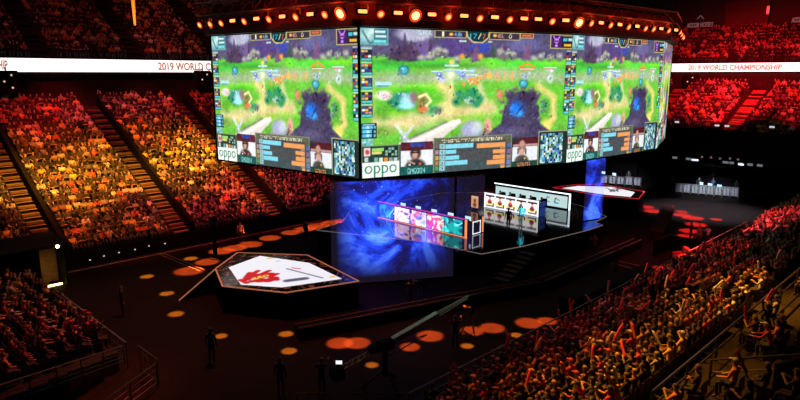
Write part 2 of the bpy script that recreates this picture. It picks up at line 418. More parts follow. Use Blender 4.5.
    E_(520, 103, 19, 17, pit, .25); E_(508, 93, 6, 6, pit, .4); E_(531, 95, 8, 8, pit, .4); E_(533, 118, 8, 12, pit, .5); E_(550, 146, 20, 10, (.33, .29, .36), .6)
    for x, y, s_ in ((506, 90, 4), (513, 87, 3.5), (521, 86, 4), (529, 88, 4), (536, 93, 4), (540, 100, 3), (541, 109, 3.5), (538, 118, 3), (501, 100, 3), (500, 110, 3)): E_(x, y, s_, s_ * .9, (.36, .32, .34), .5); E_(x - .6, y - 1.2, s_ * .6, s_ * .4, (.56, .58, .46), .6)
    E_(516, 107, 12, 13, (.13, .33, .66), .9, .85); E_(527, 96, 13, 8, (.22, .15, .27), .8); E_(514, 107, 8, 9, (.12, .42, .85), .8); E_(518, 112, 6, 5, (.22, .62, .98), .8); L([(515, 113), (521, 104)], .9, (.1, .15, .3))
    E_(542, 104, 4, 9, (.30, .55, .40), .8); E_(512, 130, 22, 7, (.34, .31, .44), .9)
    # pale ridge and dome
    c.poly([PX(396, 152), PX(404, 140), PX(432, 128), PX(452, 118), PX(462, 120), PX(440, 138), PX(420, 152)], (.80, .76, .74))
    E_(478, 136, 24, 11, (.47, .44, .55), .9); L([(404, 146), (428, 134), (450, 122), (458, 119)], 2.6, (.88, .85, .82)); L([(400, 142), (424, 130), (446, 120)], 1.0, (.46, .44, .42))
    E_(470, 128, 13, 12, (.60, .60, .74), .5); E_(476, 126, 8, 10, (.72, .74, .78), .7); E_(459, 138, 14, 6, (.50, .48, .62), .8)
    E_(487, 124, 6, 10, (.84, .62, .54), .6); E_(486, 127, 3, 6, (.52, .28, .26), .7); E_(494, 136, 8, 9, (.28, .22, .38), .8)
    E_(382, 128, 12, 8, (.42, .58, .22), .9); L([(396, 124), (402, 132), (408, 140)], 1.6, (.80, .82, .86)); L([(412, 124), (404, 136)], 1.3, (.72, .76, .84)); E_(404, 136, 5, 6, (.6, .64, .70), .8)
    c.noise(3, .06, 8, 0, 44, 160, 76)
    for _ in range(1): c.a = (c.a + np.roll(c.a, 2, 1) + np.roll(c.a, -2, 1) + np.roll(c.a, 2, 0) + np.roll(c.a, -2, 0)) / 5
    c.noise(1.2, .04, 31, 0, 0, 160, 80)
    r2 = random.Random(12)                                 # tufts and stones
    for _ in range(150):
        x, y = r2.uniform(10, 148), r2.uniform(24, 74); jj, ii = int(x / 160 * W), int(y / 90 * Hh); base = c.a[ii, jj]; k = r2.choice((-.08, -.05, .06, .09))
        c.ell(x, y, r2.uniform(.5, 1.6), r2.uniform(.3, .9), tuple(np.clip(base + k, 0, 1)), .7)
    c.a = np.clip((c.a - .5) * 1.15 + .56, 0, 1)
    bl = c.a.copy()
    for _ in range(3): bl = (bl + np.roll(bl, 2, 1) + np.roll(bl, -2, 1) + np.roll(bl, 2, 0) + np.roll(bl, -2, 0)) / 5
    c.a = np.clip(c.a + .45 * (c.a - bl), 0, 1)
    # rocks, reeds and trunks with crisp edges
    for x, y, k, n_, sx, sy in ((394, 100, (.14, .44, .36), 9, 6, 7), (404, 97, (.72, .86, .92), 7, 6, 7), (422, 102, (.46, .36, .22), 10, 6, 8), (424, 106, (.86, .46, .26), 4, 4, 4), (431, 108, (.26, .62, .42), 6, 4, 5), (437, 110, (.32, .36, .34), 6, 5, 4),
            (458, 95, (.12, .46, .34), 9, 5, 6), (473, 95, (.10, .42, .36), 10, 6, 7), (466, 99, (.60, .72, .68), 6, 5, 3), (499, 94, (.82, .46, .34), 5, 3, 5), (542, 106, (.22, .50, .38), 9, 4, 9), (548, 112, (.60, .62, .34), 5, 3, 6), (512, 106, (.16, .50, .95), 7, 6, 6), (527, 98, (.20, .13, .24), 9, 9, 6), (489, 62, (.40, .84, .20), 8, 8, 4),
            (434, 51, (.66, .66, .60), 9, 6, 4), (443, 53, (.34, .36, .36), 6, 6, 3), (500, 52, (.60, .60, .56), 8, 6, 4), (509, 55, (.32, .33, .34), 6, 5, 3), (545, 55, (.52, .50, .46), 9, 12, 3), (466, 56, (.30, .32, .36), 7, 9, 3), (397, 50, (.24, .18, .27), 9, 8, 8), (412, 48, (.30, .24, .36), 9, 7, 8), (382, 55, (.30, .44, .34), 8, 8, 5), (486, 126, (.90, .72, .62), 4, 3, 7), (484, 130, (.42, .26, .26), 4, 3, 5), (402, 134, (.82, .84, .86), 8, 7, 6), (380, 132, (.34, .52, .18), 8, 9, 6)):
        for _ in range(n_): x_, y_ = x + r2.gauss(0, .5) * sx, y + r2.gauss(0, .5) * sy; kk = r2.uniform(-.12, .14); E_(x_, y_, r2.uniform(.6, 2.0), r2.uniform(.7, 2.4), tuple(min(1, max(0, v + kk)) for v in k), .45)
    # small fighters and their effects
    E_(449, 73, 6, 9, (1, .96, .8), .9); E_(450, 84, 3, 7, (1, .95, .7), .8); E_(449, 85, 1.2, 2.4, (.9, .35, .3)); E_(450, 61, 4, 4, (.98, .86, .3), .7); Q(443, 63, 457, 65, (.72, .92, .95))
    for x, y, k in ((438, 73, (.35, .45, .80)), (441, 78, (.8, .84, .95)), (461, 73, (.45, .48, .85)), (466, 76, (.7, .74, .9)), (457, 70, (.6, .7, .95)), (470, 69, (.55, .75, .9))): E_(x, y, 4, 4, k, .7)
    for x, y, rx in ((462, 82, 3), (470, 78, 6), (478, 76, 5), (484, 74, 4), (474, 81, 4)): E_(x, y, rx, 3, (.98, .62, .34), .8)
    E_(487, 74, 4, 5, (1, .76, .36), .6); T('614', 492, 70, 511, 79, (1, .66, .38))
    for x, y in ((403, 68), (521, 82)):
        E_(x, y, 6, 5.5, (.10, .42, .50)); E_(x, y, 4.3, 4, (.30, .72, .82)); E_(x - 1, y - 1, 2, 2, (.5, .86, .92), .7)
    L([(516, 66), (524, 62), (531, 66)], 1.1, (1, .55, .2)); Q(517, 66, 531, 67.4, (.9, .35, .15)); E_(522, 75, 4, 5, (.74, .80, .9), .8)
    E_(547, 69, 7, 3, (.84, .74, .86), .8); E_(547, 77, 4.5, 6, (.88, .94, .94), .7); E_(547, 77, 2, 3, (.42, .6, .62), .7)
    Q(375, 79.5, 391, 83, (.70, .90, .95)); Q(376, 83, 388, 84, (.25, .5, .8)); E_(460, 55, 4, 4, (1, .66, .24), .8); E_(478, 55, 4, 4, (1, .68, .24), .8); E_(490, 51, 3, 8, (.22, .34, .24), .7)
    for x, y, n_, cols_ in ((438, 74, 9, ((.35, .45, .85), (.86, .9, 1), (.5, .6, .95))), (449, 72, 10, ((1, .98, .9), (1, .9, .6), (.7, .9, 1))), (462, 73, 10, ((.45, .45, .85), (.9, .92, 1), (.5, .75, .95))), (470, 80, 12, ((1, .62, .3), (1, .85, .6), (.85, .35, .2))), (480, 76, 9, ((1, .6, .3), (1, .8, .5))), (450, 62, 6, ((1, .9, .4), (.6, .9, .95))), (523, 74, 7, ((.8, .85, .95), (.5, .55, .75))), (547, 75, 8, ((.95, .97, .97), (.6, .7, .75), (.85, .7, .85))), (383, 93, 9, ((1, .96, .96), (.8, .5, .6), (.95, .85, .9))), (403, 72, 6, ((.4, .5, .5), (.55, .6, .5)))):
        for _ in range(n_): E_(x + r2.gauss(0, 3.2), y + r2.gauss(0, 2.6), r2.uniform(.6, 1.5), r2.uniform(.7, 1.7), cols_[r2.randrange(len(cols_))], .4)
    for x0, x1, y in ((441, 458, 67.5), (430, 442, 69), (458, 472, 68.5), (517, 531, 67), (540, 553, 66), (464, 476, 72.5)): Q(x0, y, x1, y + 1.2, (.86, .93, .95)); Q(x0, y + 1.2, x1 - 3, y + 2, (.45, .7, .9) if x0 < 500 else (.9, .4, .25))
    # score bar
    gold, teal = (.78, .70, .42), (.06, .18, .20)
    Fr(433, 29, 464, 37.5, gold, .5, (.20, .17, .24)); Fr(486, 31.5, 516, 40, gold, .5, (.20, .17, .24)); 
    c.poly([PX(463, 29), PX(487, 30.5), PX(486, 37), PX(480, 42.5), PX(470, 42), PX(464, 36)], gold)
    c.poly([PX(464.5, 30), PX(485.5, 31.5), PX(484.6, 36.6), PX(479.5, 41), PX(470.5, 40.4), PX(465.5, 35.5)], teal)
    Fr(516, 32.5, 529, 38, gold, .5, (.48, .14, .10)); Q(518, 34, 527, 36.5, (.78, .42, .3))
    T('G', 417.5, 28.5, 420, 34, (.7, .86, .9)); T('FPX', 422, 28.5, 430, 34, (.75, .90, .92))
    T('1', 440, 31, 442, 35.5, (.95, .92, .8)); E_(449, 33.5, 2.4, 1.8, (1, .72, .3)); T('4.8k', 452, 31.5, 460, 35.8, (.45, .70, .84))
    T('17', 467.5, 33, 474, 38, (.25, .72, .86)); L([(475.5, 38), (478, 33)], .6, (.9, .84, .6)); T('7', 479.5, 33.5, 482.5, 38.5, (.85, .35, .25))
    E_(491.5, 35, 2.4, 1.8, (1, .72, .3)); T('40k', 494, 33.5, 500, 37.5, (.86, .58, .5)); T('0', 505, 34, 508, 38, (.95, .88, .7))
    T('22:14', 471.5, 40.8, 477, 43, (.85, .88, .9)); Q(457, 39, 464, 41, (.7, .78, .8)); Q(485, 40, 489, 42, (.7, .72, .7))
    # corner plates
    Q(360.5, 26, 388, 44, (.40, .66, .68)); E_(367, 34, 8, 8, (.76, .90, .88), .8); E_(374, 30, 6, 4, (.9, .96, .95), .8); L([(363, 30), (370, 42), (378, 38)], 1.2, (.3, .5, .54)); Q(374, 27.5, 387, 42, (.20, .40, .46), .75)
    Q(375, 29.5, 385, 32, (.82, .93, .94)); Q(375.5, 34, 386, 36.4, (.80, .92, .93)); Q(374, 38.5, 386, 41.5, (.45, .86, .90)); Q(361, 44, 372, 48, (.45, .62, .6), .8)
    Fr(545.5, 34, 569, 48.5, gold, .6, (.14, .12, .16)); Q(546.5, 35.2, 556.5, 47.2, (.24, .12, .36))
    E_(551.5, 40.5, 3, 3.6, (.85, .55, .98), .5); Q(549.8, 40, 553.2, 41.4, (.26, .1, .36)); L([(548.4, 35.8), (550, 38.6)], .7, (.85, .55, .98)); L([(554.6, 36), (553, 38.8)], .7, (.85, .55, .98)); Q(550.3, 44, 552.7, 46, (.85, .55, .98))
    Q(558, 38, 562, 40.8, (.25, .74, .86)); Q(563, 38, 567, 40.8, (.7, .9, .9)); Q(559, 43.6, 566, 46, (.95, .70, .15)); Q(557.5, 35.8, 567.5, 36.8, (.55, .48, .3))
    # rows of portraits down both edges
    rr = random.Random(4); pal = [(.95, .95, .92), (.12, .12, .2), (.78, .18, .2), (.96, .78, .2), (.3, .2, .5), (.2, .55, .6), (.85, .6, .5), (.1, .1, .12)]
    for side, x0, ys in ((0, 361.5, (48, 62, 76, 90, 104)), (1, 562, (52, 64.5, 77, 90, 102))):
        w = 10 if side == 0 else 7
        for y in ys:
            Q(x0 - .6, y - .5, x0 + w + .6, y + 11, (.08, .20, .24), .9)
            for i in range(3):
                for j in range(3):
                    Q(x0 + i * w / 3, y + j * 2.6, x0 + (i + 1) * w / 3 - .4, y + j * 2.6 + 2.2, pal[rr.randrange(8)])
            Q(x0, y + 8.4, x0 + w, y + 10.4, (.35, .80, .86)); Q(x0, y - 2.2, x0 + w, y - .9, (.8, .9, .9), .7)
    Q(360.5, 121, 376, 136.5, (.06, .18, .24))
    for k in range(3): Q(361.5, 124 + k * 4.2, 371 + (k == 0) * 1, 126.8 + k * 4.2, (.35, .78, .92)); Q(366, 124 + k * 4.2, 368, 126.8 + k * 4.2, (.75, .93, .97)); Q(373, 124 + k * 4.2, 375, 126.6 + k * 4.2, (.5, .7, .74))
    Q(362, 122, 374, 123, (.6, .8, .85)); Q(361, 137.5, 372, 145, (.5, .74, .9), .8); c.noise(1.3, .5, 11, *PX(361, 137), *PX(372, 146))
    # bottom strip
    dg = (.10, .20, .17)
    Q(360, 145, 433, 180, dg); Fr(360.5, 144.5, 398.5, 162, (.52, .58, .42), .5, (.09, .20, .18))
    Q(363, 146.5, 369.5, 155, (.92, .84, .80)); E_(366.3, 150.8, 2.4, 3, (.80, .22, .28), .5); Q(371, 146.8, 383, 149.4, (.56, .82, .38)); Q(371, 150.4, 381, 152.6, (.86, .84, .44))
    for i in range(4):
        for j in range(3): Q(384.5 + i * 3.2, 146 + j * 3, 386.9 + i * 3.2, 148.2 + j * 3, (.55, .70, .62) if (i + j) % 3 else (.06, .10, .1))
    for i in range(7): Q(363.5 + i * 4.9, 156.5, 367.3 + i * 4.9, 161, [(.75, .82, .80), (.16, .26, .24), (.46, .66, .6), (.86, .90, .84), (.90, .56, .22), (.5, .62, .6), (.74, .80, .78)][i])
    Q(361, 162, 398.5, 177.6, (.94, .98, .95)); T('oppo', 363.5, 165.2, 396, 175.5, (.10, .50, .36))
    # first player's camera
    Q(400, 141, 432.5, 166.5, (.90, .91, .93)); Q(400, 141, 432.5, 148, (.34, .12, .16)); Q(410, 141, 424, 145, (.18, .24, .62)); c.noise(2, .12, 12, *PX(400, 141), *PX(432, 167))
    E_(415, 166, 11, 9, (.16, .17, .17), .3); E_(415, 152, 6, 8, (.24, .15, .14), .35); E_(414.5, 154, 3.6, 5, (.80, .60, .52), .5); Q(410, 151.2, 419, 152, (.15, .10, .1)); L([(407, 160), (414, 163)], 1.0, (.76, .56, .5)); Q(413, 158.5, 417.5, 161, (.2, .18, .18)); Q(418, 162, 421, 164, (.80, .3, .2)); Q(408, 163, 410, 165, (.86, .86, .8))
    Q(399.5, 166.3, 433, 174.2, (.08, .34, .32)); T('GIMGOON', 406.5, 168, 424.5, 172.6, (.55, .88, .86))
    # damage table
    Fr(433, 136.5, 511.5, 173, (.52, .53, .38), .6, (.24, .30, .31)); Q(434, 137.5, 510.5, 141.4, (.36, .37, .28)); T('DAMAGE DEALT TO CHAMPIONS, ENTIRE GAME', 441, 138.2, 502, 141, (.93, .90, .78))
    Q(438, 142, 506, 147.5, (.25, .26, .28)); Q(438, 152.5, 506, 157.5, (.28, .29, .30))
    for k, (y, xl, xr) in enumerate(((143, 473, 476.5), (149.3, 456, 493), (155.2, 459, 493), (160.5, 467.5, 487), (166, 445, 501))):
        Q(435, y, 438, y + 4.2, [(.4, .38, .42), (.76, .5, .6), (.8, .6, .3), (.7, .5, .2), (.25, .62, .34)][k]); Q(439.2, y - .2, 445, y + 4.4, (.62, .82, .84)); T('24.1', 439.8, y + .6, 444.5, y + 3.8, (.15, .3, .34))
        Q(445, y, xl, y + 3.2, (.50, .84, .92)); Q(xr, y - .6, 505, y + 2.6, (.94, .62, .34)); Q(500, y + 3.2, 505, y + 4.6, (.62, .50, .42)); Q(507, y - 1, 510.4, y + 3.2, [(.3, .4, .7), (.55, .35, .6), (.6, .5, .5), (.4, .5, .75), (.55, .55, .6)][k])
    Q(511.5, 137, 538.5, 170, dg)
    # second player's camera
    Q(512.5, 138, 537.5, 162, (.90, .91, .93)); Q(512.5, 137, 537.5, 145, (.32, .10, .13)); Q(513, 143.8, 537.5, 144.8, (.72, .58, .56)); Q(512.5, 137, 518, 141, (.18, .15, .2))
    E_(522, 161, 9, 8.4, (.30, .27, .26), .3); E_(522, 147.5, 4.6, 9, (.52, .36, .32), .4); E_(522, 143, 4, 5, (.76, .58, .50), .5); E_(522, 151, 3.3, 4.4, (.84, .66, .58), .5); L([(518, 148), (518, 153)], 1, (.2, .16, .18)); L([(526, 148), (526, 153)], 1, (.2, .16, .18)); Q(520, 158.5, 524, 162, (.22, .2, .2)); E_(525, 158, 1.2, 1.2, (.86, .7, .3))
    Q(512, 161.2, 538, 168.8, (.10, .26, .22)); T('WONDER', 517.5, 162.6, 531, 167.2, (.92, .50, .24))
    # little map
    Fr(538, 130, 567, 166, (.62, .62, .46), .8, (.10, .16, .15))
    x0, y0 = PX(540.5, 132.5); x1, y1 = PX(562.5, 161.5)
    c.speckle(x0, y0, x1, y1, 1.55, [(.56, .82, .80), (.08, .12, .14), (.90, .94, .88), (.2, .5, .55), (.42, .48, .26), (.10, .2, .26), (.3, .5, .8), (.62, .78, .74)], 9)
    E_(556, 149, 6, 6, (.12, .32, .6), .9, .6); E_(543, 158, 4, 4, (.4, .8, .9), .8, .7); Q(563, 131, 567, 165, (.10, .16, .15))
    c.noise(.9, .10, 21); c.a = np.clip(c.a * .98 + .03, 0, 1)
    return c
GAME = game_canvas(420, 236)
SZB, SZT = 7.0, 16.25
SP = [at(218, 159, 7), at(360.4, 178.5, 7), at(565.5, 162.6, 7), at(655, 149, 7), at(664.8, 138, 7)]
SP = [Vector((p.x, p.y)) for p in SP]
SP += [Vector((66.0, 44.0)), Vector((53.5, 48.8)), Vector((38.0, 48.8))]
SCC = Vector((45, 36.2))
scr = thing('hanging_video_screen', (SCC.x, SCC.y, 7.0), 'huge many-sided hanging video screen showing a green game map above the stage', 'screen')
PNAMES = ['end face of the screen', 'long face of the screen', 'third face of the screen', 'foreshortened far face of the screen']
for i in range(8):
    p, q = SP[i], SP[(i + 1) % 8]
    out = Vector(((q - p).y, -(q - p).x)).normalized()
    if out.dot(p - SCC) < 0: out = -out
    e = (q - p).normalized() * .07
    ga = {2: .0, 3: .01}.get(i, 1); gb = {1: .0, 2: .01}.get(i, 1)
    pp, qq = p + e * ga + out * .03, q - e * gb + out * .03
    cv = GAME if i < 4 else GAME
    if i < 4:
        d = display('display_panel', [(*pp, SZB), (*qq, SZB), (*qq, SZT), (*pp, SZT)], cv, EM, scr)
        d['label'] = PNAMES[i] + ' with the game picture'
    b = MB(); inn = -out * .5
    b.prism([p, q, q + inn, p + inn], SZB - .12, SZT + .12); b.build('screen_casing', BLACK, scr)
    b = MB(); b.tube((*(p + out * .02), SZB - .1), (*(p + out * .02), SZT + .1), .09 if i not in (2, 3) else .02, 8); b.build('corner_post', BLACK, scr)
    b = MB(); b.bar((*(p + out * .25), SZT + .28), (*(q + out * .25), SZT + .28), .5, .42); b.build('header_beam', mat('header_paint', (.05, .02, .018), .6), scr)
b = MB(); b.prism([SCC + (p - SCC) * .97 for p in SP], SZB - .02, SZB + .2); b.build('underside', BLACK, scr)
b = MB(); b.prism([SCC + (p - SCC) * .97 for p in SP], SZT - .2, SZT); b.build('roof_deck', BLACK, scr)
for i in range(8):
    p = SCC + (SP[i] - SCC) * .9
    b = MB(); b.tube((*p, SZT), (*p, 35.84), .035, 6); b.build('suspension_cable', DMETAL, scr)

# lighting truss ring above the screen and its lamps
def ring(d): 
    return [p + (p - SCC).normalized() * d for p in SP]
RZ0, RZ1 = 17.7, 18.6
RG = ring(.9); RI = ring(-.1)
tr = thing('lighting_truss', (SCC.x, SCC.y, RZ0), 'dark red-lit lattice lighting truss ringing the top of the video screen', 'truss')
TRM = mat('truss_paint', (.16, .10, .09), .4, .3)
for i in range(8):
    b = MB(); p, q = RG[i], RG[(i + 1) % 8]; pi_, qi = RI[i], RI[(i + 1) % 8]
    for a_, c_, z in ((p, q, RZ0), (p, q, RZ1), (pi_, qi, RZ0), (pi_, qi, RZ1)): b.tube((*a_, z), (*c_, z), .06, 6)
    n = max(4, int((q - p).length / 1.2))
    for k in range(n):
        u0, u1 = k / n, (k + 1) / n
        a0, a1 = p.lerp(q, u0), p.lerp(q, u1); i0, i1 = pi_.lerp(qi, u0), pi_.lerp(qi, u1)
        b.tube((*a0, RZ0), (*a1, RZ1), .03, 5); b.tube((*a0, RZ1), (*i0, RZ1), .03, 5); b.tube((*a0, RZ0), (*i1, RZ0), .03, 5); b.tube((*a0, RZ0), (*a0, RZ1), .03, 5)
    b.build('truss_span', TRM, tr)
    b = MB(); b.tube((*p.lerp(pi_, .5), RZ1), (*p.lerp(pi_, .5), 35.84), .03, 6); b.build('suspension_cable', DMETAL, tr)
RIM_GLOW = mat('red_glow_rim', (.3, .05, .02), .4, emit=(1, .06, .01), strength=.9)  # glowing ring that paints the red surround of a lamp
LENS_O = mat('orange_lamp_lens', (.5, .3, .2), .3, emit=(1, .21, .05), strength=3.6)
LENS_H = mat('bright_lamp_lens', (.6, .4, .2), .3, emit=(1, .30, .06), strength=9)
GLOW = []
for i in range(8):
    p, q = RI[i], RI[(i + 1) % 8]
    b = MB(); b.bar((*p.lerp(SCC, .004), 17.35), (*q.lerp(SCC, .004), 17.35), .05, 2.0); b.build('glow_backing', mat('truss_glow_cloth', (.15, .02, .012), .8), tr)  # added red cloth standing in for the glow behind the lamps
    if i < 4:
        a_, c_ = RG[i], RG[(i + 1) % 8]; n = max(2, int((c_ - a_).length / 2.6))
        for k in range(n):
            if i == 0 and k < 2: continue
            g = a_.lerp(c_, (k + .5) / n); g = g + (g - SCC).normalized() * .5; point('truss_glow', (g.x, g.y, 17.35), 55 if i < 3 else 30, (1, .06, .01), .25)  # red points added to light truss and backing, no fixtures of their own
def make_round_lamp(big, name):
    o = thing(name, (0, 0, 0), 'x', 'stage light', 'lamps along the screen truss')
    r = .27 if big else .16; lm = LENS_H if big else LENS_O
    X = Matrix.Rotation(PI / 2 + .45, 3, 'X')
    b = MB(); b.lathe((0, 0, -.45), [(.1, -.25), (r * .8, -.22), (r, 0), (r * 1.1, .2)], 16, 0, X); b.build('lamp_head', BLACK, o, local=True)
    b = MB(); c = Vector((0, 0, -.45)) + X @ Vector((0, 0, .2)); b.lathe(c, [(r * 1.05, 0), (r * .9, .05), (r * .5, .09), (.03, .1)], 16, 0, X); b.build('lens', lm, o, True, True)
    b = MB(); b.bar((-r - .08, 0, -.45), (-r - .08, 0, 0), .05, .05); b.bar((r + .08, 0, -.45), (r + .08, 0, 0), .05, .05); b.bar((-r - .1, 0, 0), (r + .1, 0, 0), .12, .08); b.build('yoke', DMETAL, o, local=True)
    b = MB(); c = Vector((0, 0, -.45)) + X @ Vector((0, 0, .17)); b.lathe(c, [(r * 1.12, 0), (r * 1.5, .02), (r * 1.55, .05), (r * 1.12, .06)], 18, 0, X); b.build('rim', RIM_GLOW, o, True, True)
    return o
def make_flood(name):
    o = thing(name, (0, 0, 0), 'x', 'stage light', 'lamps along the screen truss')
    b = MB(); b.bevel_box((0, -.05, -.42), (.72, .22, .36), .04); b.build('lamp_head', BLACK, o, local=True)
    b = MB(); b.bevel_box((0, -.175, -.42), (.56, .06, .2), .02); b.build('lens', LENS_O, o, local=True)
    b = MB(); b.bar((-.4, 0, -.42), (-.4, 0, 0), .05, .05); b.bar((.4, 0, -.42), (.4, 0, 0), .05, .05); b.bar((-.42, 0, 0), (.42, 0, 0), .1, .06); b.build('yoke', DMETAL, o, local=True)
    return o
lamp_kinds = {'r': make_round_lamp(False, 'round_stage_light'), 'B': make_round_lamp(True, 'beam_stage_light'), 'f': make_flood('flood_stage_light')}
used = set()
def put_lamp(kind, p, yaw, label):
    o = lamp_kinds[kind]
    if kind in used: o = copy_tree(o, label, p, yaw)
    else: used.add(kind); o.location = p; o.rotation_euler = (0, 0, yaw); o['label'] = label
    return o
KN = {'r': 'small round orange lamp', 'B': 'dazzling round beam lamp', 'f': 'rectangular orange flood lamp'}
FACES = ['end face', 'long face', 'third face', 'far narrow face']
for i, seq in enumerate(('rrrfrfrfrfrB', 'frfBfrfrfrffrfB', 'rfrfrfrrfrf', 'rfrfrr')):
    p, q = RG[i], RG[(i + 1) % 8]; n = len(seq)
    out = Vector(((q - p).y, -(q - p).x)); out = -out if out.dot(p - SCC) < 0 else out
    yaw = math.atan2(out.y, out.x) + PI / 2
    for k, t in enumerate(seq):
        c = p.lerp(q, (k + .55) / n) + out.normalized() * .12
        put_lamp(t, (c.x, c.y, RZ0 - .16), yaw, f'{KN[t]}, {ordinal(k + 1)} from the outer end above the {FACES[i]} of the screen' if i == 0 else f'{KN[t]}, {ordinal(k + 1)} along above the {FACES[i]} of the screen')

# ------------------------------------------------------------------ ribbon boards
RIB = mat('ribbon_light', (.8, .8, .8), emit=(1, .97, .95), strength=1.5, vary=.02)
RTXT = mat('ribbon_lettering', (.4, .3, .25), emit=(.46, .27, .20), strength=.75)
rs = thing('ribbon_sign', (37, 65, 13.6), 'long glowing white ribbon board below the upper stand opposite', 'ribbon board')
b = MB(); b.box((38, 65.15, 14.3), (96, .2, 1.22)); b.build('light_panel', RIB, rs)
b = MB(); b.box((38, 65.2, 13.62), (96, .36, .14)); b.box((38, 65.2, 14.98), (96, .36, .14)); b.build('frame', BLACK, rs)
for lo, body, x0, x1 in ((0, 'CUP', -12, 12), (1, '2019 WORLD CHAMPIONSHIP', 158, 0)):
    if lo: p0 = at_b(158, 66, 65.04); p1 = at_b(254, 66, 65.04)
    else: p1 = at_b(8, 66, 65.04); p0 = at_b(-90, 66, 65.04); body = '2019 WORLD CHAMPIONSHIP'
    lettering('lettering', body, p0, p1, 13.85, 14.72, RTXT, rs, .02, (0, -1))
rs2 = thing('ribbon_sign', (90, 30, 13.6), 'glowing white ribbon board across the far end under the red upper stand', 'ribbon board')
b = MB(); b.box((90.15, 29, 14.35), (.2, 72, 1.1)); b.build('light_panel', RIB, rs2)
b = MB(); b.box((90.2, 29, 13.74), (.36, 72, .14)); b.box((90.2, 29, 14.97), (.36, 72, .14)); b.build('frame', BLACK, rs2)
p0, p1 = at_a(688, 67, 90.04), at_a(782, 67, 90.04)
lettering('lettering', '2019 WORLD CHAMPIONSHIP', p0, p1, 13.98, 14.72, RTXT, rs2, .02, (-1, 0))
# arena name on the black fascia
SIGN = mat('dim_sign_light', (.2, .2, .2), emit=(.30, .20, .20), strength=.30)
for (xa, xb, yy, lab) in ((687, 713, 0, 'dim grey arena name lettering on black fascia beside the red wall panel'), (791, 817, 0, 'dim grey arena name lettering beyond the red wall panel, cut by frame')):
    p0, p1 = at_a(xa, 25, 100.0), at_a(xb, 25, 100.0)
    s_ = thing('fascia_sign', (100, (p0.y + p1.y) / 2, p0.z), lab, 'sign')
    z0 = at_a(700, 28, 100).z
    lettering('lettering', 'ACCOR HOTELS', p0, p1, z0 + .1, z0 + .8, SIGN, s_, .03, (-1, 0))
    c = (p0 + p1) / 2; w = Vector((0, (p1.y - p0.y) * .22, 0))
    lettering('lettering', 'ARENA', c - w, c + w, z0 - .9, z0 - .3, SIGN, s_, .03, (-1, 0))
    b = MB(); b.path([(99.97, c.y + .5, z0 + 1.3), (99.97, c.y, z0 + 1.8), (99.97, c.y - .5, z0 + 1.3)], .06, 5); b.build('emblem', SIGN, s_)

# ------------------------------------------------------------------ people
def skin_mesh(J, edges, rad, subsurf):
    """grow one continuous surface over a skeleton: J {name: pos}, rad {name: (rx, ry)}"""
    names = list(J); ix = {n: i for i, n in enumerate(names)}
    me = bpy.data.meshes.new('figure_tmp'); me.from_pydata([J[n] for n in names], [(ix[a], ix[c]) for a, c in edges], [])
    o = bpy.data.objects.new('figure_tmp', me); COL.objects.link(o)
    o.modifiers.new('skin', 'SKIN').use_smooth_shade = True
    for n in names:
        sv = me.skin_vertices[0].data[ix[n]]; r = rad[n]; sv.radius = r if hasattr(r, '__len__') else (r, r)
        sv.use_root = (n == 'pelvis')
    if subsurf:
        s = o.modifiers.new('sub', 'SUBSURF'); s.levels = subsurf; s.render_levels = subsurf
    bpy.context.view_layer.update()
    ev = o.evaluated_get(bpy.context.evaluated_depsgraph_get()); m2 = ev.to_mesh()
    vs = [v.co.copy() for v in m2.vertices]; fs = [tuple(p.vertices) for p in m2.polygons]
    ev.to_mesh_clear(); bpy.data.objects.remove(o); bpy.data.meshes.remove(me)
    return vs, fs
EDGES = [('pelvis', 'waist'), ('waist', 'chest'), ('chest', 'neck'), ('neck', 'jaw'), ('jaw', 'brow'), ('brow', 'top')]
for s in 'LR': EDGES += [('chest', 'sh' + s), ('sh' + s, 'el' + s), ('el' + s, 'wr' + s), ('wr' + s, 'palm' + s), ('pelvis', 'hip' + s), ('hip' + s, 'kn' + s), ('kn' + s, 'an' + s), ('an' + s, 'toe' + s)]
RAD = {'pelvis': (.15, .115), 'waist': (.135, .10), 'chest': (.155, .11), 'neck': .058, 'jaw': (.068, .075), 'brow': (.08, .092), 'top': (.055, .065)}
for s in 'LR': RAD.update({'sh' + s: .066, 'el' + s: .046, 'wr' + s: .031, 'palm' + s: (.04, .022), 'hip' + s: .088, 'kn' + s: .062, 'an' + s: .043, 'toe' + s: .038})
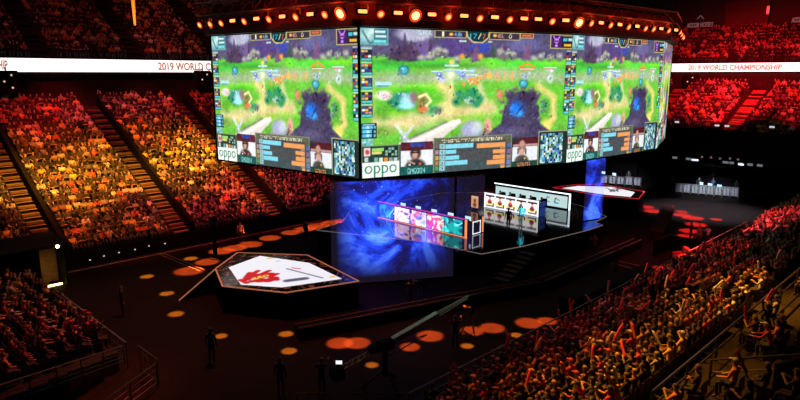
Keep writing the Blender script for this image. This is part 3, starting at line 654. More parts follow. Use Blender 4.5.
def pose(kind):
    """joints of a figure, facing +y; seated figures have the seat surface at z = 0, standing ones the ground"""
    sit = not kind.startswith('stand')
    J = {}
    if sit:
        lean = {'sit_forward': .16, 'sit_player': .10}.get(kind, 0.)
        z = .12
        J.update(pelvis=(0, 0, z), waist=(0, .01 + lean * .3, z + .2), chest=(0, .0 + lean, z + .40), neck=(0, .02 + lean * 1.2, z + .56), jaw=(0, .05 + lean * 1.35, z + .65), brow=(0, .045 + lean * 1.4, z + .73), top=(0, .03 + lean * 1.4, z + .79))
        for s, k in (('L', -1), ('R', 1)):
            J.update({'hip' + s: (k * .1, .06, z - .02), 'kn' + s: (k * .13, .44, z - .04), 'an' + s: (k * .12, .40, -.36), 'toe' + s: (k * .13, .54, -.40)})
    else:
        z = .95
        J.update(pelvis=(0, 0, z), waist=(0, .0, z + .2), chest=(0, -.01, z + .42), neck=(0, .01, z + .58), jaw=(0, .04, z + .67), brow=(0, .035, z + .75), top=(0, .02, z + .81))
        for s, k in (('L', -1), ('R', 1)):
            st = .10 if kind == 'stand_walk' else .0
            J.update({'hip' + s: (k * .09, 0, z - .06), 'kn' + s: (k * .10, .03 + k * st, .50), 'an' + s: (k * .11, k * st * 1.6 - .01, .09), 'toe' + s: (k * .13, k * st * 1.6 + .12, .035)})
    c = Vector(J['chest'])
    for s, k in (('L', -1), ('R', 1)):
        sh = c + Vector((k * .185, 0, .10)); J['sh' + s] = tuple(sh)
        A = {'sit_lap': ((.05, .08, -.24), (-.06, .22, -.08)), 'sit_clap': ((.06, .14, -.18), (-.15, .18, .14)), 'sit_forward': ((.05, .16, -.22), (-.06, .24, -.02)),
             'sit_cross': ((.05, .10, -.24), (-.22, .13, .05)), 'sit_player': ((.05, .20, -.16), (-.05, .24, -.03)), 'stand': ((.06, -.01, -.28), (.01, .05, -.25)), 'stand_walk': ((.06, -.03 * k, -.28), (.01, .08, -.24)),
             'stand_hold': ((.06, .16, -.2), (-.08, .22, .10))}.get(kind)
        if kind == 'sit_raise': A = ((.14, .12, .10), (.02, .10, .24)) if k > 0 else ((.06, .14, -.2), (-.1, .2, .1))
        if kind == 'sit_cheer': A = ((.15, .06, .16), (.04, .06, .24))
        if kind == 'stand_operate': A = ((.05, .22, -.08), (-.03, .20, .14)) if k > 0 else ((.06, .14, -.2), (-.1, .2, .1))
        if kind == 'stand_mic': A = ((.06, .10, -.25), (-.12, .16, .2)) if k > 0 else ((.06, -.01, -.28), (.01, .05, -.25))
        e = sh + Vector((A[0][0] * k, A[0][1], A[0][2])); w = e + Vector((A[1][0] * k, A[1][1], A[1][2]))
        J['el' + s] = tuple(e); J['wr' + s] = tuple(w); J['palm' + s] = tuple(w + (w - e).normalized() * .075)
    return J
def seg_dist(p, a, b):
    d = b - a; t = max(0, min(1, (p - a).dot(d) / max(d.dot(d), 1e-9))); return (p - a - d * t).length
ZONE = {('pelvis', 'waist'): 1, ('waist', 'chest'): 1, ('chest', 'neck'): 1, ('neck', 'jaw'): 0, ('jaw', 'brow'): 0, ('brow', 'top'): 0}
for s in 'LR': ZONE.update({('chest', 'sh' + s): 1, ('sh' + s, 'el' + s): 1, ('el' + s, 'wr' + s): 0, ('wr' + s, 'palm' + s): 0, ('pelvis', 'hip' + s): 2, ('hip' + s, 'kn' + s): 2, ('kn' + s, 'an' + s): 2, ('an' + s, 'toe' + s): 3})
def figure(kind, fine=True, long_sleeve=False):
    J = pose(kind); rad = dict(RAD)
    if not fine:
        ed = [e for e in EDGES if e not in (('brow', 'top'), ('jaw', 'brow'))]; bro = J.pop('brow'); J.pop('top')
    else: ed = EDGES
    vs, fs = skin_mesh(J, ed, {n: rad[n] for n in J}, 1 if fine else 0)
    segs = [(Vector(J[a]), Vector(J[c]), (1 if long_sleeve and a[:2] == 'el' else ZONE[(a, c)])) for a, c in ed]
    zs = []
    for f in fs:
        c = sum((Vector(vs[i]) for i in f), Vector()) / len(f)
        zs.append(min(segs, key=lambda g: seg_dist(c, g[0], g[1]))[2])
    if not fine:
        J['brow'] = bro; hm = MB(); hm.ball(Vector(bro) + Vector((0, .0, -.02)), (.083, .1, .118), 0, 8, 5); n = len(vs)
        vs = vs + [Vector(v) for v in hm.v]; fs = fs + [tuple(i + n for i in f) for f in hm.f]; zs = zs + [0] * len(hm.f)
    return J, vs, fs, zs
SKIN = random_mat('skin', [(.42, .25, .17), (.46, .29, .21), (.30, .16, .10), (.50, .33, .25), (.16, .09, .06)], .6)
SHIRT = object_color_mat('shirt_cloth'); TROUS = random_mat('trouser_cloth', [(.02, .02, .03), (.03, .04, .08), (.05, .045, .04), (.012, .012, .014)], .85)
SHOE = mat('shoe_rubber', (.03, .03, .03), .6); EYE = mat('eye_dark', (.015, .012, .01), .2); HAIR = object_color_mat('hair', .6)
BODY_MATS = [SKIN, SHIRT, TROUS, SHOE, EYE]
def body_mesh(kind, long_sleeve=False):
    J, vs, fs, zs = figure(kind, True, long_sleeve)
    m = MB(); 
    m.v = [tuple(v) for v in vs]; m.f = [tuple(f) for f in fs]; m.m = list(zs)
    # face: nose, ears, eyes, mouth
    b = Vector(J['brow']); j = Vector(J['jaw'])
    m.add([b + Vector(p) for p in ((-.012, .08, .0), (.012, .08, .0), (-.02, .085, -.05), (.02, .085, -.05), (0, .118, -.042))], [(0, 1, 4), (0, 4, 2), (1, 3, 4), (2, 4, 3)], 0)
    for k in (-1, 1):
        m.ball(b + Vector((k * .036, .081, .0)), (.013, .01, .009), 4, 8, 4); m.ball(b + Vector((k * .083, -.01, -.03)), (.012, .022, .032), 0, 8, 4)
    m.ball(j + Vector((0, .068, -.005)), (.02, .010, .0045), 4, 8, 4)
    # hands: four unequal curled fingers and a thumb off the side of the palm
    for s, k in (('L', -1), ('R', 1)):
        w = Vector(J['wr' + s]); p = Vector(J['palm' + s]); d = (p - w).normalized()
        side = d.cross(Vector((0, 0, 1))); side = side.normalized() if side.length > .1 else Vector((1, 0, 0)); dn = d.cross(side).normalized()
        if dn.y < 0: dn = -dn
        for q, (off, L) in enumerate(((-.03, .062), (-.01, .076), (.01, .07), (.03, .055))):
            a = p + side * off * .9; b1 = a + d * L * .55 + dn * .006; c1 = b1 + d * L * .35 + dn * L * .35
            m.tube(a - d * .02, b1, .0095, 6, 0, .0085); m.tube(b1, c1, .0085, 6, 0, .0065)
        a = w + d * .03 + side * .03 * (-k); b1 = a + side * .03 * (-k) + d * .03; m.tube(a, b1, .012, 6, 0, .010); m.tube(b1, b1 + d * .03 + dn * .01, .010, 6, 0, .007)
    me = m.build('body_tmp', BODY_MATS, None, True); d = me.data; bpy.data.objects.remove(me); d.name = 'person_body'
    return d, J
def hair_mesh(J, style):
    b = Vector(J['brow']); m = MB(); n, k = 12, 7; vs = []; 
    ex = {'short': .0, 'long': -.16, 'cap': .0, 'bob': -.08}[style]
    for i in range(k):
        t = i / (k - 1)
        for q in range(n):
            a = 2 * PI * q / n; back = .5 - .5 * math.sin(a)          # 1 at the nape, 0 over the forehead
            th = t * (PI * (.30 + .36 * back)); r = math.sin(th); z = math.cos(th)
            if t > .8: z -= 0
            vs.append(b + Vector((.094 * r * math.cos(a), -.008 + .105 * r * math.sin(a), -.005 + .098 * z + (ex * back * max(0, t - .6) / .4))))
    fs = [(i * n + q, i * n + (q + 1) % n, (i + 1) * n + (q + 1) % n, (i + 1) * n + q) for i in range(k - 1) for q in range(n)]
    # inner shell closes the hair into a solid
    N = len(vs); c = b + Vector((0, -.005, -.01)); vs += [c + (v - c) * .9 for v in vs]
    fs += [tuple(i + N for i in reversed(f)) for f in fs]
    e = (k - 1) * n; fs += [(e + q, e + (q + 1) % n, N + e + (q + 1) % n, N + e + q) for q in range(n)]
    m.add(vs, fs)
    if style == 'cap': m.add([b + Vector(p) for p in ((-.06, .07, .035), (.06, .07, .035), (.05, .16, .02), (-.05, .16, .02), (-.06, .07, .045), (.06, .07, .045), (.05, .16, .03), (-.05, .16, .03))], [(0, 1, 2, 3), (4, 5, 6, 7), (0, 1, 5, 4), (1, 2, 6, 5), (2, 3, 7, 6), (3, 0, 4, 7)])
    o = m.build('hair_tmp', HAIR, None, True); d = o.data; bpy.data.objects.remove(o); d.name = 'hair'
    return d
SITS = ['sit_lap', 'sit_clap', 'sit_forward', 'sit_cross', 'sit_raise', 'sit_cheer']
BODY = {k: body_mesh(k, k in ('sit_lap', 'sit_forward', 'sit_cross')) for k in SITS}
for k in ('stand', 'stand_walk', 'stand_operate', 'stand_hold', 'stand_mic', 'sit_player'): BODY[k] = body_mesh(k, True)
HAIRS = {}
def hair_for(kind, style):
    if (kind, style) not in HAIRS: HAIRS[(kind, style)] = hair_mesh(BODY[kind][1], style)
    return HAIRS[(kind, style)]
HCOL = [(.015, .012, .01), (.03, .02, .012), (.10, .055, .025), (.35, .22, .09), (.02, .02, .02), (.18, .16, .15)]
def person(name, kind, loc, rz, shirt, style, hcol, label, group=None, scale=1., cat='person'):
    o = bpy.data.objects.new(name, BODY[kind][0]); COL.objects.link(o)
    o.location = loc; o.rotation_euler = (0, 0, rz); o.scale = (scale,) * 3; o.color = (*shirt, 1); tag(o, label, cat, group)
    h = bpy.data.objects.new('cap' if style == 'cap' else 'hair', hair_for(kind, style)); COL.objects.link(h); h.parent = o; h.color = (*hcol, 1)
    return o
def hand_world(o, kind, s='R'):
    return o.location + Matrix.Rotation(o.rotation_euler.z, 3, 'Z') @ (Vector(BODY[kind][1]['palm' + s]) * o.scale[0])

# every seat place of every stand: (x, y, seat height, facing, stand, row, number)
PLACES = []
def fill(stand, rows, depth, rise, z0, b0, lo, hi, axis, sign, face, pitch=.55, gaps=(), gapw=.85, rmax=None, occ=.94):
    for r in range(rows):
        n = 0; e = lo + .3 - (.6 * r * depth if stand == 'corner' else 0)
        while e < hi:
            n += 1
            if all(abs(e + .2 - g) > gapw for g in gaps):
                d = b0 + sign * (r * depth + depth * .68)
                x, y = (e, d) if axis == 'b' else (d, e)
                q = project((x, y, z0 + r * rise + .9))
                if q and -60 < q[0] < 860 and -40 < q[1] < 440 and NR.rand() < occ: PLACES.append((x, y, z0 + r * rise, face, stand, r + 1, n))
            e += pitch
g6 = AIS
fill('long', 22, .86, .45, .9, 46., -6, 80, 'b', 1, PI, pitch=.51, occ=.96, gaps=[a + .18 for a in AIS], gapw=.98)
fill('upper', 20, .8, .52, UPZ, UPB, -6, 84, 'b', 1, PI, pitch=.6, gaps=[7.5, 18.5, 27.5, 37], gapw=1.1, occ=.85)
fill('end', 13, .95, .43, EZ0, EA0, 2, 60, 'a', 1, PI / 2, gaps=[16.2, 24.0, 33.9, 42.5], gapw=1.3, occ=.9)
fill('end upper', 9, .85, .5, 15., 90.6, 2, 60, 'a', 1, PI / 2, pitch=.6, gaps=[], occ=.75)
NAIS = [30.6, 47.5, 63.0]
fill('near', 17, .85, .255, .9, 15., 14.6, 79, 'b', -1, 0., pitch=.56, gaps=NAIS, gapw=.8, occ=.93)
fill('corner', 13, .85, .15, .9, 9.6, 28.6, 40.6, 'a', -1, -PI / 2, pitch=.56, gaps=[], occ=.8)
def zone(p):                                   # taken out: cross aisle and sparse part of the near stand
    x, y, z, fc, st, r, n = p
    if st == "near" and r == 10: return False
    if st == "near" and r <= 2 and 43.5 < x < 53: return False
    if st == 'near' and r == 1: return False
    if st == 'near' and 19.4 < x < 24.4 and 2.4 < y < 5.0: return False
    if st == 'near' and 19.8 < x < 22.3 and 3 < y < 6.4: return False
    if st == 'near' and r > 10 and x < 32 and NR.rand() < .62: return False
    return True
PLACES = [p for p in PLACES if zone(p)]
def camdist(p): return math.sqrt(p[0] ** 2 + p[1] ** 2 + (p[2] + .6 - H) ** 2)
def frame_in(p):
    q = project((p[0], p[1], p[2] + .9)); return 2 < q[0] < 798 and 2 < q[1] < 402
near = sorted([p for p in PLACES if p[4] in ('near', 'corner') and frame_in(p)], key=camdist)[:300]
near_set = set(near)
SEATM = mat('seat_plastic', (.02, .012, .012), .45)
def seat_mesh():
    m = MB(); m.bevel_box((0, .02, .43), (.46, .42, .05), .015); m.bevel_box((0, -.21, .66), (.46, .045, .46), .015)
    m.box((-.22, 0, .2), (.04, .34, .4)); m.box((.22, 0, .2), (.04, .34, .4)); o = m.build('seat_tmp', SEATM); d = o.data; bpy.data.objects.remove(o); d.name = 'stadium_seat'; return d
SEAT = seat_mesh()
STICKM = {}
def stick_mesh(col, nm):
    m = MB(); m.lathe((0, 0, 0), [(.008, -.14), (.04, -.10), (.052, 0), (.052, .42), (.04, .52), (.008, .56)], 10)
    k = mat('inflated_plastic_' + nm, col, .35); o = m.build('stick_tmp', k, None, True); d = o.data; bpy.data.objects.remove(o); d.name = 'inflatable_stick'; return d
STICKS = {'red': stick_mesh((.75, .08, .06), 'red'), 'white': stick_mesh((.8, .76, .72), 'white')}
WARM = [('yellow', (.80, .52, .06)), ('mustard', (.55, .34, .06)), ('orange', (.75, .28, .05)), ('red', (.60, .05, .05)), ('crimson', (.42, .03, .06)), ('white', (.72, .70, .68)), ('grey', (.25, .25, .25)), ('black', (.015, .015, .017)), ('black', (.02, .02, .02)), ('brown', (.14, .07, .04)), ('navy', (.03, .04, .12)), ('black', (.012, .012, .012)), ('maroon', (.18, .03, .04)), ('tan', (.36, .25, .16)), ('black', (.014, .014, .016)), ('black', (.02, .018, .018)), ('charcoal', (.04, .04, .042)), ('black', (.012, .012, .012)), ('dark-brown', (.05, .03, .02))]
STYLES = ['short', 'short', 'short', 'long', 'bob', 'cap']
SNAME = {'near': 'amber stand', 'corner': 'dim corner stand'}
SEND = {'near': 'near corner', 'corner': 'its stairs'}
for i, p in enumerate(near):
    x, y, z, fc, st, r, n = p
    cn, cc = WARM[R.randrange(len(WARM))]; kind = R.choices(SITS, (5, 2, 3, 2, 1.5, .5))[0]; sty = R.choice(STYLES)
    where = f'{ordinal(r)} row of {SNAME[st]}, {ordinal(n)} seat from {SEND[st]}'
    act = {'sit_raise': ' raising one arm', 'sit_cheer': ' arms up'}.get(kind, '')
    o = person('spectator', kind, (x, y, z + .455), fc + R.uniform(-.25, .25), cc, sty, R.choice(HCOL) if sty != 'cap' else R.choice([(.02, .02, .02), (.4, .04, .04), (.5, .5, .5)]), f'{cn}-shirted spectator{act}, {where}', 'spectators in the near stands', R.uniform(.94, 1.05))
    s = bpy.data.objects.new('stadium_seat', SEAT); COL.objects.link(s); s.location = (x, y, z); s.rotation_euler = (0, 0, fc)
    tag(s, f'black folding seat, {where}', 'seat', 'seats in the near stands')
    if st == 'corner': continue
    if kind in ('sit_raise', 'sit_cheer') or (kind == 'sit_clap' and R.random() < .4):
        sc_ = 'red' if R.random() < .7 else 'white'
        t = bpy.data.objects.new('inflatable_stick', STICKS[sc_]); COL.objects.link(t); t.location = hand_world(o, kind); 
        t.rotation_euler = (R.uniform(-.7, .3), R.uniform(-.6, .6), R.uniform(0, 6))
        tag(t, f'{sc_} inflatable stick held up, {where}', 'cheering stick', 'inflatable sticks of the crowd')
# the rest of the crowd and its seats: uncountable masses
CROWD_T = []
for k in ('sit_lap', 'sit_clap', 'sit_forward', 'sit_raise', 'sit_cross', 'sit_lap'):
    J, vs, fs, zs = figure(k, False)
    top = max(v.z for v in vs)
    vz = np.zeros(len(vs), int)
    for f, z in zip(fs, zs):
        for i in f: vz[i] = z
    V = np.array([tuple(v) for v in vs])
    hd = (V[:, 2] > Vector(J['jaw']).z + .02) & (vz == 0) & (np.abs(V[:, 0]) < .12) & ((V[:, 1] < J['brow'][1] - .02) | (V[:, 2] > Vector(J['brow']).z + .05)); vz[hd] = 4
    CROWD_T.append((V, fs, vz))
PALC = .95 * np.array([(.012, .012, .012), (.015, .012, .012), (.02, .015, .015), (.025, .02, .03), (.014, .014, .018), (.70, .46, .10), (.62, .36, .10), (.55, .50, .46), (.62, .60, .58), (.75, .72, .7), (.30, .28, .27), (.5, .08, .06), (.4, .2, .1), (.02, .02, .02), (.03, .03, .04), (.06, .05, .05), (.10, .12, .2), (.015, .015, .015), (.2, .1, .07), (.02, .02, .02), (.02, .015, .015), (.03, .02, .02), (.02, .02, .03)])
SKC = np.array([(.55, .34, .25), (.62, .42, .32), (.40, .23, .15), (.68, .48, .38), (.25, .14, .09)])
HC = np.array(HCOL)
def crowd(name, places, label):
    Vs, Fs, Cs, off = [], [], [], 0
    for x, y, z, fc, st, r, n in places:
        V, fs, vz = CROWD_T[NR.randint(len(CROWD_T))]
        a = fc + NR.uniform(-.35, .35); c, s = math.cos(a), math.sin(a); k = NR.uniform(.92, 1.08)
        P = V * k; P = np.stack([P[:, 0] * c - P[:, 1] * s + x + NR.uniform(-.05, .05), P[:, 0] * s + P[:, 1] * c + y + NR.uniform(-.05, .05), P[:, 2] + z + .46 + NR.uniform(-.04, .06)], 1)
        sk = .75 * SKC[NR.randint(5)] * NR.uniform(.8, 1.1); sh = PALC[NR.randint(len(PALC))] * NR.uniform(.7, 1.1)
        tb = np.array([sk, sh, (.03, .03, .04), (.03, .03, .03), HC[NR.randint(6)]])
        Vs.append(P); Cs.append(tb[vz]); Fs += [tuple(i + off for i in f) for f in fs]; off += len(P)
    me = bpy.data.meshes.new(name); me.from_pydata(np.concatenate(Vs), [], Fs)
    ca = me.color_attributes.new('Col', 'FLOAT_COLOR', 'POINT'); C4 = np.ones((off, 4), np.float32); C4[:, :3] = np.concatenate(Cs); ca.data.foreach_set('color', C4.ravel())
    me.polygons.foreach_set('use_smooth', [True] * len(me.polygons)); me.materials.append(attr_mat('crowd_cloth', 0, .8))
    o = bpy.data.objects.new(name, me); COL.objects.link(o); return tag(o, label, 'crowd', None, 'stuff')
rest = [p for p in PLACES if p not in near_set]
crowd('seated_spectators', rest, 'mass of seated spectators filling the stands all round the arena')
bs = MB()
for x, y, z, fc, st, r, n in rest:
    c, s = math.cos(fc), math.sin(fc)
    for dx, dy, dz, wx, wy, wz in ((0, -.21, .66, .46, .05, .46), (0, .02, .42, .46, .42, .06)):
        bs.box((x + dx * c - dy * s, y + dx * s + dy * c, z + dz), (wx, wy, wz), fc)
tag(bs.build('stand_seating', SEATM), 'rows of dark folding seats under the seated crowd', 'seating', None, 'stuff')

# ------------------------------------------------------------------ stage
STZ = 1.6
MIRROR = mat('polished_stage_floor', (.006, .006, .008), .07, spec=.9, vary=.1)
EDGE = mat('stage_edge_light', (.5, .45, .4), emit=(.9, .75, .62), strength=.13)
p_ = at(317, 230, STZ); q_ = at(343, 222, STZ)
STAGE = [(32, 29.3), (32.4, 24.6), (36.1, 23.7), (43.6, 22.75), (45.8, 22.75), (46.3, 23.7), (48.9, 24.0), (51.5, 28), (51.5, 37), (47, 41), (q_.x + 3, 41), (q_.x, q_.y), (p_.x, p_.y)]
st = thing('stage', (40, 32, 0), 'large black stage with mirror-like floor under the hanging screen', 'stage')
b = MB(); b.prism(STAGE, 0, STZ - .06); b.build('stage_body', BLACK, st)
b = MB(); b.prism(STAGE, STZ - .06, STZ); b.build('stage_floor', MIRROR, st)
b = MB()
for k in range(len(STAGE)):
    p, q = STAGE[k], STAGE[(k + 1) % len(STAGE)]; b.bar((*p, STZ - .02), (*q, STZ - .02), .05, .05)
b.build('edge_strip', EDGE, st)
def stage_steps(top, bot, w, label, n=7):
    top, bot = Vector(top), Vector(bot); d = (bot - top); dn = Vector((d.x, d.y, 0)).normalized(); L = Vector((d.x, d.y, 0)).length; rz = math.atan2(dn.y, dn.x)
    t = thing('stage_steps', (bot.x, bot.y, 0), label, 'steps')
    for k in range(n):
        h = STZ * (n - k) / (n + 1); c = top + dn * (L * (k + .5) / n)
        b = MB(); b.box((c.x, c.y, h - .03), (L / n + .03, w, .06), rz); b.box((c.x + dn.x * L / n * .5, c.y + dn.y * L / n * .5, h - .02), (.03, w, .05), rz, 1); b.build('step', [DARK, mat('step_nosing', (.35, .3, .28), .5)], t)
    for s in (-1, 1):
        o_ = Vector((-dn.y, dn.x, 0)) * s * w / 2
        b = MB(); b.bar(Vector((top.x, top.y, STZ * .9)) + o_, Vector((bot.x, bot.y, .1)) + o_, .05, .22); b.build('stringer', BLACK, t)
stage_steps((35.6, 22.9, 0), (32.3, 22.9, 0), 1.3, 'black steps with pale edges up to the front corner of the stage')
stage_steps(at(413, 244, 0.8), at(395, 269, 0.0), 1.4, 'black steps up to the stage side behind the blue gauze screen')

# team desk nearer the camera: low display wall, bench with monitors behind it
def art(W, Hh, n, seed, cols):
    c = Canvas(W, Hh, 0, n, 0, 1, (.1, .1, .2)); r = random.Random(seed)
    for k in range(n):
        base, al = cols[k]; c.rect(k + .02, .02, k + .98, .98, base)
        for _ in range(16): c.ell(k + r.random(), r.random(), .06 + .2 * r.random(), .08 + .22 * r.random(), al[r.randrange(len(al))], .5, .85)
        for _ in range(7):
            x, y = k + r.random(), r.random(); c.line((x, y), (x + r.uniform(-.3, .3), y + r.uniform(-.5, .5)), .03, al[r.randrange(len(al))])
        c.rect(k, 0, k + .02, 1, (.03, .03, .06)); c.rect(k + .98, 0, k + 1, 1, (.03, .03, .06))
    return c
W_ = (1, .96, .95)
cols = [((.10, .22, .45), [(.1, .5, .7), (.2, .3, .7), (.5, .8, .9)]), ((.90, .80, .92), [W_, (.6, .3, .6), (1, .7, .6), (.3, .2, .5), W_]), ((.75, .70, .92), [W_, (.3, .35, .8), (.9, .3, .35), (.5, .6, .95), (.2, .15, .4)]), ((.85, .25, .22), [(1, .85, .6), (.75, .12, .16), (1, .95, .8), (.45, .05, .12), (.95, .5, .3)]), ((.05, .55, .52), [(.1, .75, .68), (.02, .22, .28), (.3, .9, .8), (.02, .3, .4), (.5, .95, .9)])]
DL = attr_mat('desk_display_light', 1.5)
ORANGE = mat('orange_edge_light', (.5, .2, .1), emit=(1, .27, .06), strength=1.6)
MAGENTA = mat('magenta_edge_light', (.4, .1, .2), emit=(.75, .05, .30), strength=.9)
WLED = mat('white_edge_light', (.7, .7, .7), emit=(.85, .95, 1), strength=1.3)
A0, B0, B1, DH = 34.8, 27.8, 37.4, 1.42
dk = thing('team_desk', (A0, (B0 + B1) / 2, STZ), 'long team desk behind the blue gauze, coloured artwork on front, orange-lit end', 'desk')
b = MB(); b.box((A0 + .12, (B0 + B1) / 2, STZ + DH / 2), (.2, B1 - B0, DH)); b.build('front_wall', BLACK, dk)
d = display('artwork_panel', [(A0 - .01, B1 - .15, STZ + .12), (A0 - .01, B0 + .45, STZ + .12), (A0 - .01, B0 + .45, STZ + DH - .14), (A0 - .01, B1 - .15, STZ + DH - .14)], art(200, 44, 5, 5, cols), attr_mat('artwork_light', 2.3), dk)
b = MB(); b.bar((A0 - .02, B0 + .1, STZ + DH), (A0 - .02, B1, STZ + DH), .1, .07); b.build('top_light_strip', MAGENTA, dk)
b = MB(); b.box((A0 - .01, B0 + .12, STZ + DH / 2), (.08, .16, DH)); b.build('end_light_strip', ORANGE, dk)
b = MB(); b.box((A0 - .02, (B0 + B1) / 2, STZ + .05), (.05, B1 - B0, .04)); b.build('foot_light_strip', ORANGE, dk)
b = MB(); b.box((A0 + 1.5, (B0 + B1) / 2, STZ + .72), (.85, B1 - B0 - .6, .06)); b.build('worktop', BLACK, dk)
for y in (B0 + .35, B1 - .35):
    b = MB(); b.box((A0 + 1.5, y, STZ + .36), (.8, .06, .7)); b.build('end_panel', BLACK, dk)
b = MB()
for z in (.08, 1.0): b.box((A0 + 1.5, B0 + .3, STZ + z), (.9, .05, .06))
for x in (1.05, 1.95): b.box((A0 + x, B0 + .3, STZ + .54), (.05, .05, .98))
b.build('end_frame_light', WLED, dk)
b = MB(); b.box((A0 + 2.25, B0 + .3, STZ + .65), (.06, .08, 1.2)); b.build('rear_light_strip', ORANGE, dk)
ARTDIM = {}
MONL = mat('monitor_glow', (.2, .3, .4), emit=(.55, .85, 1), strength=1.4)
NTH = ['first', 'second', 'third', 'fourth', 'fifth']
MOND = mat('dim_monitor_glow', (.2, .2, .2), emit=(.6, .65, .75), strength=.22)
def monitor(x, y, z, facing, label, group, w=.62, h=.36, glow=None):
    t = thing('monitor', (x, y, z), label, 'monitor', group, facing)
    b = MB(); b.bevel_box((0, 0, .34), (w, .05, h), .015); b.build('casing', BLACK, t, local=True)
    b = MB(); b.box((0, .028, .34), (w - .04, .008, h - .04)); b.build('display', glow or MONL, t, local=True)
    b = MB(); b.box((0, -.02, .11), (.06, .04, .22)); b.box((0, -.02, .01), (.26, .2, .02)); b.build('stand', BLACK, t, local=True)
    return t
def gaming_chair(x, y, z, rz, label, group):
    t = thing('gaming_chair', (x, y, z), label, 'chair', group, rz)
    b = MB(); b.bevel_box((0, 0, .44), (.5, .5, .1), .03); b.build('seat', BLACK, t, local=True)
    b = MB(); b.bevel_box((0, -.25, .85), (.5, .1, .75), .04); b.build('backrest', BLACK, t, local=True)
    b = MB(); b.tube((0, 0, .08), (0, 0, .4), .035); b.build('column', DMETAL, t, local=True)
    b = MB()
    for k in range(5): b.bar((0, 0, .1), (.3 * math.cos(k * 1.257), .3 * math.sin(k * 1.257), .04), .05, .05)
    b.build('base', DMETAL, t, local=True)
    return t
for k in range(5):
    y = B0 + 1.15 + k * 1.75
    monitor(A0 + 1.55, y, STZ + .75, PI / 2, f'glowing monitor, {NTH[k]} from the orange-lit end of the artwork desk', 'monitors on the team desk')
    gaming_chair(A0 + .72, y, STZ, -PI / 2, f'black gaming chair, {NTH[k]} from the orange-lit end behind the artwork wall', 'chairs at the artwork desk')
    person('seated_player', 'sit_player', (A0 + .78, y, STZ + .49), -PI / 2, (.03, .03, .035), 'short', HCOL[k % 3], f'player in dark shirt, {NTH[k]} from the orange-lit end behind the artwork wall', 'players at the artwork desk')

# team desk with the portraits, and its backboard
A1, C0, C1, PH = 44.6, 28.0, 33.7, 1.35
c = Canvas(260, 62, 0, 5, 0, 1, (.96, .95, .95)); r = random.Random(3)
for k in range(5):
    c.rect(k + .06, .08, k + .94, .22, (.22, .14, .18)); c.rect(k + .04, .62, k + .96, .82, (.98, .85, .45)); c.rect(k + .1, .84, k + .9, .95, (.35, .30, .42))
    sh = [(.85, .15, .16), (.72, .30, .22), (.80, .14, .18), (.16, .50, .66), (.55, .12, .3)][k]
    c.ell(k + .48, .60, .27, .2, (.24, .10, .12), .5); c.ell(k + .48, .45, .15, .22, sh, .5); c.ell(k + .48, .30, .13, .16, (.90, .66, .55), .4); c.ell(k + .48, .2, .14, .1, (.25, .12, .1), .4)
    c.ell(k + .84, .78, .08, .16, (.15, .10, .08), .4); c.rect(k, 0, k + .012, 1, (.4, .4, .45))
pd = thing('team_desk', (A1, (C0 + C1) / 2, STZ), 'team desk whose white front shows five player portraits', 'desk')
b = MB(); b.box((A1 + .1, (C0 + C1) / 2, STZ + PH / 2), (.16, C1 - C0, PH)); b.build('front_wall', BLACK, pd)
c.rect(0, 0, 5, 1, (.9, .92, .95), .08)
d = display('portrait_panel', [(A1 - .01, C1 - .06, STZ + .1), (A1 - .01, C0 + .06, STZ + .1), (A1 - .01, C0 + .06, STZ + PH - .05), (A1 - .01, C1 - .06, STZ + PH - .05)], c, DL, pd)
b = MB()
for z in (.05, PH - .01): b.box((A1 - .02, (C0 + C1) / 2, STZ + z), (.05, C1 - C0, .05))
for y in (C0 + .02, C1 - .02): b.box((A1 - .02, y, STZ + PH / 2), (.05, .05, PH))
b.build('frame_light', WLED, pd)
b = MB(); b.box((A1 + .65, (C0 + C1) / 2, STZ + .74), (.9, C1 - C0, .06)); b.build('worktop', BLACK, pd)
b = MB(); b.box((A1 + .62, C0 + .05, STZ + .6), (1.0, .06, 1.2)); b.build('end_panel', mat('blue_desk_end', (.02, .05, .16), .4, emit=(.02, .06, .3), strength=.5), pd)
for k in range(5):
    y = C0 + .65 + k * 1.1
    monitor(A1 + .6, y, STZ + .77, -PI / 2, f'monitor turned away from the camera, {NTH[k]} from the blue end of the portrait desk', 'monitors on the portrait desk', .56, .3)
    gaming_chair(A1 + 1.72, y, STZ, PI / 2, f'black gaming chair, {NTH[k]} from the blue end of the portrait desk', 'chairs at the portrait desk')
    person('seated_player', 'sit_player', (A1 + 1.62, y, STZ + .49), PI / 2, [(.03, .03, .03), (.06, .07, .06), (.10, .10, .1)][k % 3], 'short', HCOL[k % 4], f'player in dark shirt, {NTH[k]} from the blue end of the portrait desk', 'players at the portrait desk')
BA, BB0, BB1, BH = 48.8, 27.4, 35.7, 1.5
c = Canvas(260, 50, 0, 8.3, 0, 1, (.72, .86, .86)); r = random.Random(8)
for _ in range(40): c.ell(8.3 * r.random(), r.random(), .5, .3, (.66 + .25 * r.random(), .84, .84), .9, .6)
for xx, col in ((6.2, (.55, .48, .50)), (7.15, (.15, .38, .34))):
    for _ in range(9): a_ = r.random() * 6; c.line((xx + .25 * math.cos(a_), .5 + .22 * math.sin(a_)), (xx + .3 * math.cos(a_ + 1.7), .5 + .28 * math.sin(a_ + 1.7)), .035, col)
bk = thing('backboard', (BA, (BB0 + BB1) / 2, STZ), 'pale frosted backboard with white light frame behind the portrait desk', 'backboard')
b = MB(); b.box((BA + .08, (BB0 + BB1) / 2, STZ + BH / 2), (.14, BB1 - BB0, BH)); b.build('board', BLACK, bk)
display('frosted_panel', [(BA - .01, BB1 - .15, STZ + .12), (BA - .01, BB0 + .3, STZ + .12), (BA - .01, BB0 + .3, STZ + BH - .3), (BA - .01, BB1 - .15, STZ + BH - .3)], c, attr_mat('frosted_light', 1.05), bk)
